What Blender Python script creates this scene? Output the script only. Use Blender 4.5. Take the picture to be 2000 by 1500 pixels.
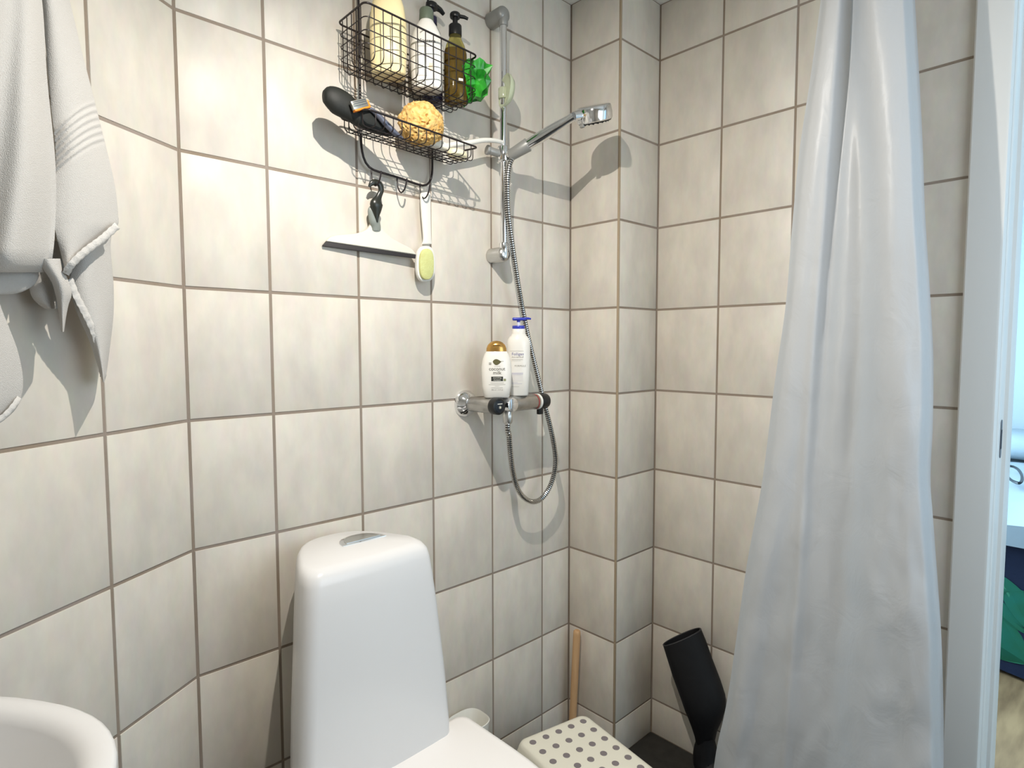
import bpy, bmesh, math, random
from mathutils import Vector, Matrix, noise
random.seed(7)
scene = bpy.context.scene
for o in list(bpy.data.objects): bpy.data.objects.remove(o)
COL = scene.collection
PI = math.pi

# ------------------------------------------------------------------ camera
F, YAW, PITCH, ROLL = 1174.01, 0.81323, -0.06401, -0.00195
CAM = Vector((1.2395, -1.4208, -0.1092))
fw = Vector((-math.sin(YAW)*math.cos(PITCH), math.cos(YAW)*math.cos(PITCH), math.sin(PITCH)))
_r = fw.cross(Vector((0, 0, 1))).normalized(); _u = _r.cross(fw)
RT = math.cos(ROLL)*_r + math.sin(ROLL)*_u
UP = -math.sin(ROLL)*_r + math.cos(ROLL)*_u
cam_data = bpy.data.cameras.new('camera'); cam = bpy.data.objects.new('camera', cam_data); COL.objects.link(cam)
cam_data.sensor_width = 36.0; cam_data.lens = F/2000*36.0; cam_data.clip_start = 0.02
m = Matrix((RT, UP, -fw)).transposed().to_4x4(); m.translation = CAM
cam.matrix_world = m
scene.camera = cam

# ------------------------------------------------------------------ world, lights, exposure
LAMP = Vector((0.62, -0.94, 0.655))
world = bpy.data.worlds.new('sky'); scene.world = world; world.use_nodes = True
bg = world.node_tree.nodes['Background']; bg.inputs[0].default_value = (0.50, 0.75, 1.0, 1); bg.inputs[1].default_value = 1.2
scene.view_settings.view_transform = 'Standard'
scene.view_settings.look = 'None'
scene.view_settings.gamma = 1.0
scene.view_settings.use_curve_mapping = False
scene.view_settings.exposure = 0.15

def area_light(name, loc, target, sx, sy, power, color):
    l = bpy.data.lights.new(name, 'AREA'); l.shape = 'RECTANGLE'; l.size = sx; l.size_y = sy
    l.energy = power; l.color = color
    o = bpy.data.objects.new(name, l); COL.objects.link(o); o.location = loc
    o.rotation_euler = (Vector(target)-Vector(loc)).to_track_quat('-Z', 'Y').to_euler()
    return o
# daylight coming in through the bedroom window, beyond the door
area_light('window_daylight', (-0.53, 1.55, 0.05), (1.5, 0.6, -0.25), 1.5, 1.4, 165.0, (0.50, 0.78, 1.0))
# added soft daylight fill beside the camera; its right hand window is assumed
area_light('side_fill_light', (1.93, -0.55, 0.10), (0.95, -0.50, 0.0), 0.78, 0.98, 6.8, (0.86, 0.93, 1.0))
scene.cycles.max_bounces = 9; scene.cycles.diffuse_bounces = 5; scene.cycles.transmission_bounces = 7

# ------------------------------------------------------------------ helpers
def lin(c):
    c = c/255.0
    return c/12.92 if c <= 0.04045 else ((c+0.055)/1.055)**2.4
def rgb(r, g, b): return (lin(r), lin(g), lin(b), 1.0)

def ray(px, py): return fw + RT*((px-1000)/F) - UP*((py-750)/F)
def on_plane(px, py, n, d):
    v = ray(px, py); n = Vector(n); t = (d-n.dot(CAM))/n.dot(v); return CAM+v*t
def ax(px, py, x): return on_plane(px, py, (1, 0, 0), x)
def ay(px, py, y): return on_plane(px, py, (0, 1, 0), y)
def az(px, py, z): return on_plane(px, py, (0, 0, 1), z)

def smoothstep(t): t = max(0., min(1., t)); return t*t*(3-2*t)
def interp(tab, t):
    """piecewise linear through rows (key, v1, v2, ...)"""
    if t <= tab[0][0]: return tab[0][1:]
    for a, b in zip(tab, tab[1:]):
        if t <= b[0]:
            k = (t-a[0])/(b[0]-a[0]); return tuple(a[i]+(b[i]-a[i])*k for i in range(1, len(a)))
    return tab[-1][1:]
def catmull(tab, t):
    """smooth interpolation through rows (key, v1, ...)"""
    n = len(tab)
    if t <= tab[0][0]: return tuple(tab[0][1:])
    if t >= tab[-1][0]: return tuple(tab[-1][1:])
    for i in range(n-1):
        if t <= tab[i+1][0]: break
    p1, p2 = tab[i], tab[i+1]; p0 = tab[max(i-1, 0)]; p3 = tab[min(i+2, n-1)]
    h = p2[0]-p1[0]; k = (t-p1[0])/h; out = []
    for j in range(1, len(p1)):
        m1 = (p2[j]-p0[j])/max(p2[0]-p0[0], 1e-9)*h; m2 = (p3[j]-p1[j])/max(p3[0]-p1[0], 1e-9)*h
        out.append((2*k**3-3*k**2+1)*p1[j]+(k**3-2*k**2+k)*m1+(-2*k**3+3*k**2)*p2[j]+(k**3-k**2)*m2)
    return tuple(out)
def spline(pts, n):
    """resample control points as a smooth curve with n points"""
    pts = [Vector(p) for p in pts]; d = [0.]
    for a, b in zip(pts, pts[1:]): d.append(d[-1]+max((b-a).length, 1e-6))
    tab = [(d[i], *pts[i]) for i in range(len(pts))]
    return [Vector(catmull(tab, d[-1]*i/(n-1))) for i in range(n)]
def supe(a, b, e, n, ph=0.0):
    out = []
    for i in range(n):
        t = 2*PI*i/n+ph; c, s = math.cos(t), math.sin(t)
        out.append((math.copysign(abs(c)**(2/e), c)*a, math.copysign(abs(s)**(2/e), s)*b))
    return out

class MB:
    def __init__(self): self.v = []; self.f = []; self.m = []
    def add(self, verts, faces, mat=0, M=None):
        o = len(self.v)
        self.v += [tuple(M @ Vector(p)) if M is not None else tuple(p) for p in verts]
        self.f += [tuple(i+o for i in f) for f in faces]
        self.m += ([mat]*len(faces) if isinstance(mat, int) else list(mat))
        return self
    def box(self, lo, hi, mat=0, M=None):
        (x0, y0, z0), (x1, y1, z1) = lo, hi
        v = [(x0,y0,z0),(x1,y0,z0),(x1,y1,z0),(x0,y1,z0),(x0,y0,z1),(x1,y0,z1),(x1,y1,z1),(x0,y1,z1)]
        return self.add(v, [(0,3,2,1),(4,5,6,7),(0,1,5,4),(1,2,6,5),(2,3,7,6),(3,0,4,7)], mat, M)
    def rbox(self, lo, hi, r=0.004, seg=2, mat=0, M=None):
        bm = bmesh.new(); bmesh.ops.create_cube(bm, size=1.0)
        lo, hi = Vector(lo), Vector(hi); c = (lo+hi)/2; s = hi-lo
        for w in bm.verts: w.co = Vector((w.co.x*s.x, w.co.y*s.y, w.co.z*s.z))+c
        bmesh.ops.bevel(bm, geom=list(bm.edges), offset=min(r, min(s)*0.49), segments=seg, affect='EDGES', profile=0.5)
        bm.verts.index_update()
        self.add([w.co.copy() for w in bm.verts], [[w.index for w in f.verts] for f in bm.faces], mat, M); bm.free(); return self
    def rings(self, rings, mat=0, M=None, cap0=True, cap1=True, closed=False, wrap=True):
        n = len(rings[0]); v = [p for r in rings for p in r]; f = []; k = len(rings); ms = []
        for i in range(k if closed else k-1):
            a, b = i*n, ((i+1) % k)*n
            for j in range(n if wrap else n-1):
                f.append((a+j, a+(j+1) % n, b+(j+1) % n, b+j)); ms.append(mat if isinstance(mat, int) else mat[i])
        if not closed:
            if cap0: f.append(tuple(reversed(range(n)))); ms.append(ms[0])
            if cap1: f.append(tuple(range((k-1)*n, k*n))); ms.append(ms[-1])
        return self.add(v, f, ms, M)
    def loft(self, secs, n=32, mat=0, M=None, cap0=True, cap1=True):
        """sections (z, a, b, e[, cx, cy])"""
        R = []
        for s in secs:
            cx, cy = (s[4], s[5]) if len(s) > 5 else (0, 0)
            R.append([(cx+x, cy+y, s[0]) for x, y in supe(s[1], s[2], s[3], n)])
        return self.rings(R, mat, M, cap0, cap1)
    def lathe(self, prof, n=24, mat=0, M=None, cap0=True, cap1=True):
        return self.loft([(z, r, r, 2) for r, z in prof], n, mat, M, cap0, cap1)
    def tube(self, path, r, seg=8, mat=0, M=None, closed=False, flat=1.0):
        path = [Vector(q) for q in path]; n = len(path); R = []
        t0 = (path[1]-path[0]).normalized()
        nrm = t0.orthogonal().normalized()
        for i in range(n):
            if closed: t = (path[(i+1) % n]-path[i-1]).normalized()
            else: t = (path[min(i+1, n-1)]-path[max(i-1, 0)]).normalized()
            nrm = (nrm-t*nrm.dot(t)).normalized(); b = t.cross(nrm)
            rr = r[i] if isinstance(r, (list, tuple)) else r
            R.append([path[i]+nrm*(math.cos(2*PI*j/seg)*rr)+b*(math.sin(2*PI*j/seg)*rr*flat) for j in range(seg)])
        return self.rings(R, mat, M, closed=closed)
    def cyl(self, p0, p1, r, seg=24, mat=0, bev=0.0, r1=None):
        p0, p1 = Vector(p0), Vector(p1); d = p1-p0; L = d.length
        M = Matrix.Translation(p0) @ d.to_track_quat('Z', 'Y').to_matrix().to_4x4(); r1 = r if r1 is None else r1
        if bev: prof = [(r-bev, 0), (r-bev*.3, bev*.3), (r, bev), (r1, L-bev), (r1-bev*.3, L-bev*.3), (r1-bev, L)]
        else: prof = [(r, 0), (r1, L)]
        return self.lathe(prof, seg, mat, M)
    def prism(self, outline, th, mat=0, M=None, bev=0.0):
        """outline in local xy, extruded along z from 0 to th; small edge rounding by inset"""
        n = len(outline); A = sum(outline[i][0]*outline[(i+1) % n][1]-outline[(i+1) % n][0]*outline[i][1] for i in range(n))
        if A < 0: outline = outline[::-1]
        def inset(d):
            out = []
            for i in range(n):
                p0, p1, p2 = Vector(outline[i-1]), Vector(outline[i]), Vector(outline[(i+1) % n])
                e1 = (p1-p0); e2 = (p2-p1)
                if e1.length < 1e-9 or e2.length < 1e-9: out.append(tuple(p1)); continue
                n1 = Vector((-e1.y, e1.x)).normalized(); n2 = Vector((-e2.y, e2.x)).normalized()
                b = n1+n2; b = b/max(b.length_squared/2, 0.35)
                out.append((p1.x+b.x*d, p1.y+b.y*d))
            return out
        if bev: R = [[(x, y, 0) for x, y in inset(bev)], [(x, y, bev*.3) for x, y in inset(bev*.3)], [(x, y, bev) for x, y in outline],
                     [(x, y, th-bev) for x, y in outline], [(x, y, th-bev*.3) for x, y in inset(bev*.3)], [(x, y, th) for x, y in inset(bev)]]
        else: R = [[(x, y, 0) for x, y in outline], [(x, y, th) for x, y in outline]]
        return self.rings(R, mat, M)
    def build(self, name, mats, parent=None, smooth=35, loc=None, link=True):
        me = bpy.data.meshes.new(name); me.from_pydata([tuple(q) for q in self.v], [], self.f)
        if not isinstance(mats, (list, tuple)): mats = [mats]
        for q in mats: me.materials.append(q)
        if len(mats) > 1:
            for pl, k in zip(me.polygons, self.m): pl.material_index = k
        bm = bmesh.new(); bm.from_mesh(me); bmesh.ops.recalc_face_normals(bm, faces=bm.faces); bm.to_mesh(me); bm.free()
        me.update()
        if smooth:
            for pl in me.polygons: pl.use_smooth = True
            me.set_sharp_from_angle(angle=math.radians(smooth))
        o = bpy.data.objects.new(name, me); COL.objects.link(o)
        if parent is not None: o.parent = parent
        if loc is not None: o.location = loc
        return o

def thing(name, label, cat, loc=(0, 0, 0), rotz=0.0, group=None):
    """an Empty at the thing's base; children are given in its local space"""
    o = bpy.data.objects.new(name, None); COL.objects.link(o); o.empty_display_size = 0.05
    o.location = loc; o.rotation_euler = (0, 0, rotz); o['label'] = label; o['category'] = cat
    if group: o['group'] = group
    return o
def world_thing(name, label, cat, base):
    """Empty at base; returned inverse offset lets children be written in world coordinates"""
    t = thing(name, label, cat, base); return t
def part(mb, name, mats, parent, smooth=35):
    """mesh written in world coordinates, parented to an Empty (or to a part of it)"""
    off = Vector((0, 0, 0)); q = parent
    while q is not None: off += q.location; q = q.parent
    mb.v = [tuple(Vector(v)-off) for v in mb.v]
    return mb.build(name, mats, parent, smooth)
def tag(o, label, cat, group=None, kind=None):
    o['label'] = label; o['category'] = cat
    if group: o['group'] = group
    if kind: o['kind'] = kind
    return o
def struct(o, label):
    o['kind'] = 'structure'; o['label'] = label; return o

# ------------------------------------------------------------------ materials
def mat(name, col, rough=0.5, metal=0.0, spec=0.5, trans=0.0, ior=1.45, sss=0.0, coat=0.0, bump=None, mottle=None, alpha=1.0, sheen=0.0, sssr=(1, .8, .6)):
    """bump=(scale, strength[, detail]); mottle=(scale, amount, (sx,sy,sz)[, second colour])"""
    M = bpy.data.materials.new(name); M.use_nodes = True; nt = M.node_tree; b = nt.nodes['Principled BSDF']
    b.inputs['Base Color'].default_value = col; b.inputs['Roughness'].default_value = rough; b.inputs['Metallic'].default_value = metal
    b.inputs['Specular IOR Level'].default_value = spec; b.inputs['Transmission Weight'].default_value = trans; b.inputs['IOR'].default_value = ior
    b.inputs['Coat Weight'].default_value = coat; b.inputs['Alpha'].default_value = alpha
    if sheen: b.inputs['Sheen Weight'].default_value = sheen
    if sss:
        b.inputs['Subsurface Weight'].default_value = sss; b.inputs['Subsurface Radius'].default_value = sssr; b.inputs['Subsurface Scale'].default_value = 0.02
    tc = nt.nodes.new('ShaderNodeTexCoord')
    if mottle:
        mp = nt.nodes.new('ShaderNodeMapping'); mp.inputs['Scale'].default_value = mottle[2]
        nt.links.new(tc.outputs['Object'], mp.inputs['Vector'])
        nz = nt.nodes.new('ShaderNodeTexNoise'); nz.inputs['Scale'].default_value = mottle[0]; nz.inputs['Detail'].default_value = 4
        nt.links.new(mp.outputs['Vector'], nz.inputs['Vector'])
        rp = nt.nodes.new('ShaderNodeMapRange'); rp.inputs['From Min'].default_value = 0.3; rp.inputs['From Max'].default_value = 0.7
        nt.links.new(nz.outputs['Fac'], rp.inputs['Value'])
        mx = nt.nodes.new('ShaderNodeMix'); mx.data_type = 'RGBA'
        c2 = mottle[3] if len(mottle) > 3 else tuple(c*(1-mottle[1]) for c in col[:3])+(1,)
        mx.inputs[6].default_value = col; mx.inputs[7].default_value = c2
        nt.links.new(rp.outputs['Result'], mx.inputs[0]); nt.links.new(mx.outputs[2], b.inputs['Base Color'])
    if bump:
        nb = nt.nodes.new('ShaderNodeTexNoise'); nb.inputs['Scale'].default_value = bump[0]; nb.inputs['Detail'].default_value = bump[2] if len(bump) > 2 else 3
        nt.links.new(tc.outputs['Object'], nb.inputs['Vector'])
        bp = nt.nodes.new('ShaderNodeBump'); bp.inputs['Strength'].default_value = bump[1]; bp.inputs['Distance'].default_value = 0.002
        nt.links.new(nb.outputs['Fac'], bp.inputs['Height']); nt.links.new(bp.outputs['Normal'], b.inputs['Normal'])
    return M

def tile_material():
    """satin off-white ceramic with cloudy, vertically drawn mottling, shifted from tile to tile"""
    M = bpy.data.materials.new('tile_ceramic'); M.use_nodes = True; nt = M.node_tree; N = nt.nodes; L = nt.links; b = N['Principled BSDF']
    tc = N.new('ShaderNodeTexCoord'); oi = N.new('ShaderNodeObjectInfo')
    mul = N.new('ShaderNodeMath'); mul.operation = 'MULTIPLY'; mul.inputs[1].default_value = 37.0; L.new(oi.outputs['Random'], mul.inputs[0])
    add = N.new('ShaderNodeVectorMath'); add.operation = 'ADD'; L.new(tc.outputs['Object'], add.inputs[0]); L.new(mul.outputs[0], add.inputs[1])
    mp = N.new('ShaderNodeMapping'); mp.inputs['Scale'].default_value = (1.0, 1.0, 0.45); L.new(add.outputs[0], mp.inputs['Vector'])
    n1 = N.new('ShaderNodeTexNoise'); n1.inputs['Scale'].default_value = 16; n1.inputs['Detail'].default_value = 5; n1.inputs['Roughness'].default_value = 0.55; L.new(mp.outputs[0], n1.inputs['Vector'])
    r1 = N.new('ShaderNodeMapRange'); r1.inputs['From Min'].default_value = 0.36; r1.inputs['From Max'].default_value = 0.66; L.new(n1.outputs['Fac'], r1.inputs['Value'])
    mx = N.new('ShaderNodeMix'); mx.data_type = 'RGBA'; mx.inputs[6].default_value = rgb(222, 215, 203); mx.inputs[7].default_value = rgb(208, 201, 191)
    L.new(r1.outputs['Result'], mx.inputs[0])
    n2 = N.new('ShaderNodeTexNoise'); n2.inputs['Scale'].default_value = 55; n2.inputs['Detail'].default_value = 3; L.new(mp.outputs[0], n2.inputs['Vector'])
    mx2 = N.new('ShaderNodeMix'); mx2.data_type = 'RGBA'; mx2.blend_type = 'MULTIPLY'; mx2.inputs[0].default_value = 0.10
    L.new(mx.outputs[2], mx2.inputs[6]); L.new(n2.outputs['Color'], mx2.inputs[7])
    L.new(mx2.outputs[2], b.inputs['Base Color'])
    b.inputs['Roughness'].default_value = 0.42; b.inputs['Specular IOR Level'].default_value = 0.35
    bp = N.new('ShaderNodeBump'); bp.inputs['Strength'].default_value = 0.10; bp.inputs['Distance'].default_value = 0.001; L.new(n1.outputs['Fac'], bp.inputs['Height']); L.new(bp.outputs[0], b.inputs['Normal'])
    return M

T_TILE = tile_material()
T_GROUT = mat('grout', rgb(150, 138, 129), 0.9, mottle=(9, .3, (1, 1, 1), rgb(142, 127, 110)), bump=(200, .3))
T_PLAIN = mat('wall_tile_plain', rgb(216, 208, 197), 0.45)
T_PAINT = mat('ceiling_paint', rgb(236, 233, 226), 0.8)
T_CHROME = mat('chrome', (0.82, 0.83, 0.85, 1), 0.07, 1.0)
T_SATIN = mat('satin_chrome', (0.62, 0.62, 0.61, 1), 0.28, 1.0)
T_SCALE = mat('limescaled_chrome', (0.50, 0.49, 0.475, 1), 0.30, 1.0, bump=(160, .35), mottle=(45, .3, (1, 1, 1), (0.40, 0.395, 0.38, 1)))
T_DULL = mat('dull_grey_plastic', rgb(150, 150, 147), 0.4, 0.3)
T_BLACKP = mat('black_plastic', rgb(22, 23, 24), 0.35)
T_WIRE = mat('black_lacquered_wire', rgb(34, 27, 28), 0.35)
T_CERAM = mat('white_porcelain', rgb(220, 219, 219), 0.24, spec=0.45)
T_LID = mat('white_seat_plastic', rgb(244, 240, 237), 0.25)
T_WHITEP = mat('white_plastic', rgb(232, 230, 222), 0.3)
T_STOOL = mat('cream_white_plastic', rgb(234, 230, 214), 0.35)
T_DOT = mat('grey_rubber_dot', rgb(128, 120, 122), 0.7)
T_FLOOR = mat('dark_floor', rgb(52, 50, 47), 0.6, mottle=(40, .4, (1, 1, 1)), bump=(120, .2))
T_FRAME = mat('white_gloss_paint', rgb(222, 222, 220), 0.35)
T_STEEL = mat('strike_plate_steel', rgb(120, 125, 135), 0.35, 0.8)
T_CURT = None

def curtain_material():
    M = bpy.data.materials.new('shower_curtain_vinyl'); M.use_nodes = True; nt = M.node_tree; N = nt.nodes; L = nt.links
    b = N['Principled BSDF']; b.inputs['Base Color'].default_value = rgb(206, 209, 213); b.inputs['Roughness'].default_value = 0.42
    tr = N.new('ShaderNodeBsdfTranslucent'); tr.inputs['Color'].default_value = rgb(212, 215, 218)
    mx = N.new('ShaderNodeMixShader'); mx.inputs[0].default_value = 0.38
    out = N['Material Output']; L.new(b.outputs[0], mx.inputs[1]); L.new(tr.outputs[0], mx.inputs[2]); L.new(mx.outputs[0], out.inputs['Surface'])
    tc = N.new('ShaderNodeTexCoord'); mp = N.new('ShaderNodeMapping'); mp.inputs['Scale'].default_value = (1, 1, 0.8); L.new(tc.outputs['Object'], mp.inputs['Vector'])
    vz = N.new('ShaderNodeTexNoise'); vz.inputs['Scale'].default_value = 14; vz.inputs['Detail'].default_value = 4; vz.inputs['Distortion'].default_value = 1.2; L.new(mp.outputs[0], vz.inputs['Vector'])
    bp = N.new('ShaderNodeBump'); bp.inputs['Strength'].default_value = 0.5; bp.inputs['Distance'].default_value = 0.006; L.new(vz.outputs['Fac'], bp.inputs['Height'])
    L.new(bp.outputs[0], b.inputs['Normal']); L.new(bp.outputs[0], tr.inputs['Normal'])
    return M
T_CURT = curtain_material()
T_TOWEL = mat('white_terry', rgb(194, 191, 187), 0.95, spec=0.05, bump=(850, .55, 2))
T_HEM = mat('white_terry_hem', rgb(200, 197, 193), 0.9, spec=0.05, bump=(300, .5, 2))

# ------------------------------------------------------------------ room dimensions
W, H = 0.20143, 0.25
FZ, CZ = -1.365, 0.914
PX, PY = 0.18397, 0.19609          # pier width / depth; the back wall stands at y = PY
KY = -1.08918                      # where the left wall bends
TH = 0.58514
DA = Vector((math.sin(TH), -math.cos(TH), 0)); NA = Vector((math.cos(TH), math.sin(TH), 0)); A0 = Vector((0, KY, 0))
def onA(px, py, n): return on_plane(px, py, NA, NA.dot(A0)+n)
def A(s, n, z): return A0+DA*s+NA*n+Vector((0, 0, z))
G = 0.0028                         # half joint
REC = 0.0016                       # joint depth

tile_meshes = {}
def tile_mesh(w, h):
    key = (round(w, 4), round(h, 4))
    if key not in tile_meshes:
        b = 0.0018; t = 0.006; a, c = w/2-G, h/2-G
        mb = MB(); R = []
        for ins, y in ((0, t), (0, b), (b*.3, b*.3), (b, 0)):
            R.append([(-a+ins, y, -c+ins), (a-ins, y, -c+ins), (a-ins, y, c-ins), (-a+ins, y, c-ins)])
        mb.rings(R, cap0=False)
        o = mb.build('tile', T_TILE, None, 40); tile_meshes[key] = o.data; bpy.data.objects.remove(o)
    return tile_meshes[key]
ROWS = [FZ]+[k*H for k in range(-5, 4)]+[CZ]
def tile_wall(parent, origin, along, normal, edges):
    """tiles hang on a wall plane: faces flush with the plane, local -y looks along the normal"""
    along, normal = Vector(along), Vector(normal); origin = Vector(origin)
    Mr = Matrix((along, -normal, Vector((0, 0, 1)))).transposed().to_4x4()
    if Mr.determinant() < 0:
        Mr = Matrix((-along, -normal, Vector((0, 0, 1)))).transposed().to_4x4()
    for e0, e1 in zip(edges, edges[1:]):
        for z0, z1 in zip(ROWS, ROWS[1:]):
            o = bpy.data.objects.new('tile', tile_mesh(e1-e0, z1-z0)); COL.objects.link(o)
            jit = Matrix.Rotation(random.uniform(-.0016, .0016), 4, 'Z') @ Matrix.Rotation(random.uniform(-.0012, .0012), 4, 'X')
            M = Mr @ jit; M.translation = origin+along*((e0+e1)/2)+Vector((0, 0, (z0+z1)/2))+normal*random.uniform(-.0002, .0003)
            o.parent = parent; o.matrix_world = M

# ------------------------------------------------------------------ room shell
B5 = 0.12244
mb = MB(); mb.box((-0.12, KY, FZ), (-REC, 0.0, CZ))
wl = struct(mb.build('wall_left', T_GROUT, None, 0), 'tiled wall behind the shower rail and the toilet')
tile_wall(wl, (0, 0, 0), (0, -1, 0), (1, 0, 0), [0.0, B5, B5+W, B5+2*W, B5+3*W, B5+4*W, -KY])
mb = MB(); q0, q1 = A(-0.08, -REC, 0), A(1.25, -REC, 0); b0, b1 = A(-0.08, -0.12, 0), A(1.25, -0.12, 0)
mb.add([(q.x, q.y, z) for z in (FZ, CZ) for q in (q0, q1, b1, b0)], [(0, 1, 2, 3), (7, 6, 5, 4), (0, 4, 5, 1), (1, 5, 6, 2), (2, 6, 7, 3), (3, 7, 4, 0)])
wa = struct(mb.build('wall_angled', T_GROUT, None, 0), 'tiled wall set at an angle, behind towel and basin')
tile_wall(wa, A0, DA, NA, [0.0]+[0.17792+k*W for k in range(6)])
mb = MB(); mb.box((-0.12, REC, FZ), (PX-REC, PY+0.1, CZ))
wp = struct(mb.build('wall_pier', T_GROUT, None, 0), 'tiled boxed-in pier in the corner of the room')
tile_wall(wp, (0, 0, 0), (1, 0, 0), (0, -1, 0), [0.0, PX-.0035])
tile_wall(wp, (PX, 0, 0), (0, 1, 0), (1, 0, 0), [.0035, PY])
MB().rbox((PX-.0066, .0006, FZ), (PX-.0006, .0066, CZ), .0012, 2).build('corner_joint', mat('corner_grout', rgb(166, 148, 124), .85), wp, 40)
DX0, DX1, DH, WT = 1.030, 1.86, 0.70, 0.115   # doorway left, right, head, wall thickness
mb = MB(); mb.box((PX-0.02, PY+REC, FZ), (DX0-0.004, PY+WT, CZ)); mb.box((DX0-.004, PY+REC, DH), (DX1, PY+WT, CZ)); mb.box((DX1, PY+REC, FZ), (2.05, PY+WT, CZ))
wb = struct(mb.build('wall_back', T_GROUT, None, 0), 'tiled wall behind the shower curtain, with the doorway')
tile_wall(wb, (PX, PY, 0), (1, 0, 0), (0, -1, 0), [0.0, 0.20418, 0.20418+W, 0.20418+2*W, 0.20418+3*W])
struct(MB().box((1.95, -2.2, FZ), (2.05, -.95, CZ)).box((1.95, -.15, FZ), (2.05, PY, CZ)).box((1.95, -.95, FZ), (2.05, -.15, -.40)).box((1.95, -.95, .60), (2.05, -.15, CZ)).build('wall_right', T_PLAIN, None, 0), 'right hand wall of the bathroom with an added, unseen window opening')  # window opening is assumed, added to go with the side fill
struct(MB().box((0.3, -2.2, FZ), (2.05, -2.1, CZ)).build('wall_rear', T_PLAIN, None, 0), 'wall behind the camera')
struct(MB().box((-0.3, -2.3, FZ-.1), (2.1, PY+WT, FZ)).build('floor', T_FLOOR, None, 0), 'dark bathroom floor')
struct(MB().box((-0.3, -2.3, CZ), (2.1, PY+WT, CZ+.1)).build('ceiling', T_PAINT, None, 0), 'white bathroom ceiling')

# door frame: casing, lining with rebate, strike plate
dr = bpy.data.objects.new('door_1', None); COL.objects.link(dr); dr.location = (DX0, PY, FZ); struct(dr, 'white painted door frame of the open doorway')
mb = MB()
prof = [(0.9590, 0.0), (0.9590, -0.011), (0.962, -0.014), (1.018, -0.014), (1.0225, -0.012), (1.0255, -0.006), (1.0265, 0.0)]
mb.prism([(x, PY+y) for x, y in prof]+[(1.0265, PY+.01), (.959, PY+.01)], DH+.06-FZ, 0, Matrix.Translation((0, 0, FZ)))
part(mb, 'casing', T_FRAME, dr, 30)
mb = MB()
prof = [(0.99, PY+.002), (1.0268, PY-.001), (1.0290, PY+.002), (1.0298, PY+.006), (1.0300, PY+.052), (1.0362, PY+.054), (1.0375, PY+.057), (1.0375, PY+WT), (1.0355, PY+WT+.003), (0.99, PY+WT+.003)]
mb.prism(prof, DH-FZ, 0, Matrix.Translation((0, 0, FZ)))
part(mb, 'door_lining', T_FRAME, dr, 25)
mb = MB(); mb.prism([(DX1, PY-.014), (DX1+.07, PY-.014), (DX1+.07, PY), (DX1, PY+WT), (DX1-.01, PY+WT), (DX1-.01, PY)], DH-FZ, 0, Matrix.Translation((0, 0, FZ)))
part(mb, 'door_lining', T_FRAME, dr, 25)
part(MB().box((DX0, PY, DH-.01), (DX1, PY+WT, DH+.01)).box((.959, PY-.014, DH), (DX1+.07, PY, DH+.06)), 'head_lining', T_FRAME, dr, 0)
mb = MB(); z0, z1 = -0.353, -0.270; yc = PY+.026; r = .0085
out = [(yc+r*math.cos(t), z0+r-r*abs(math.sin(t))) for t in [PI*k/8 for k in range(9)]]
out += [(yc-r*math.cos(t), z1-r+r*math.sin(t)) for t in [PI*k/8 for k in range(9)]]
MS = Matrix(((0, 0, 1, 1.0300), (1, 0, 0, 0), (0, 1, 0, 0), (0, 0, 0, 1)))
sp = part(MB().prism(out, .0012, 0, MS), 'strike_plate', T_STEEL, dr, 30)
part(MB().box((1.0310, yc-.004, -.333), (1.0318, yc+.005, -.292)), 'latch_slot', mat('slot_dark', rgb(50, 55, 66), .6), sp, 0)

# ------------------------------------------------------------------ bedroom beyond the door
T_BWALL = mat('bedroom_paint', rgb(184, 190, 194), 0.8)
T_WOOD = mat('bedroom_floor_wood', rgb(150, 118, 84), 0.5, mottle=(5, .3, (6, 1, 1), rgb(112, 84, 58)))
struct(MB().box((-0.6, PY+WT, FZ-.1), (3.1, 3.2, FZ)).build('floor_bedroom', T_WOOD, None, 0), 'brown wooden floor of the room beyond the door')
struct(MB().box((-0.6, 3.05, FZ), (3.1, 3.2, CZ+.2)).build('wall_bedroom_far', T_BWALL, None, 0), 'pale daylit wall of the room beyond the door')
struct(MB().box((-0.7, PY+WT, FZ), (-0.6, .75, CZ+.2)).box((-0.7, 2.35, FZ), (-0.6, 3.2, CZ+.2)).box((-0.7, .75, FZ), (-0.6, 2.35, -.7)).box((-0.7, .75, .78), (-0.6, 2.35, CZ+.2)).build('wall_bedroom_window', T_BWALL, None, 0), 'window wall of the room beyond the door')
struct(MB().box((3.0, PY+WT, FZ), (3.1, 3.2, CZ+.2)).build('wall_bedroom_right', T_BWALL, None, 0), 'right wall of the room beyond the door')
struct(MB().box((-0.7, PY+WT, CZ+.2), (3.1, 3.2, CZ+.3)).build('ceiling_bedroom', T_PAINT, None, 0), 'ceiling of the room beyond the door')
struct(MB().box((-0.7, PY+WT, FZ), (DX0-.03, PY+WT+.012, CZ+.2)).box((DX1+.03, PY+WT, FZ), (3.1, PY+WT+.012, CZ+.2)).build('wall_bedroom_near', T_BWALL, None, 0), 'bedroom side of the bathroom wall')

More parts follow.
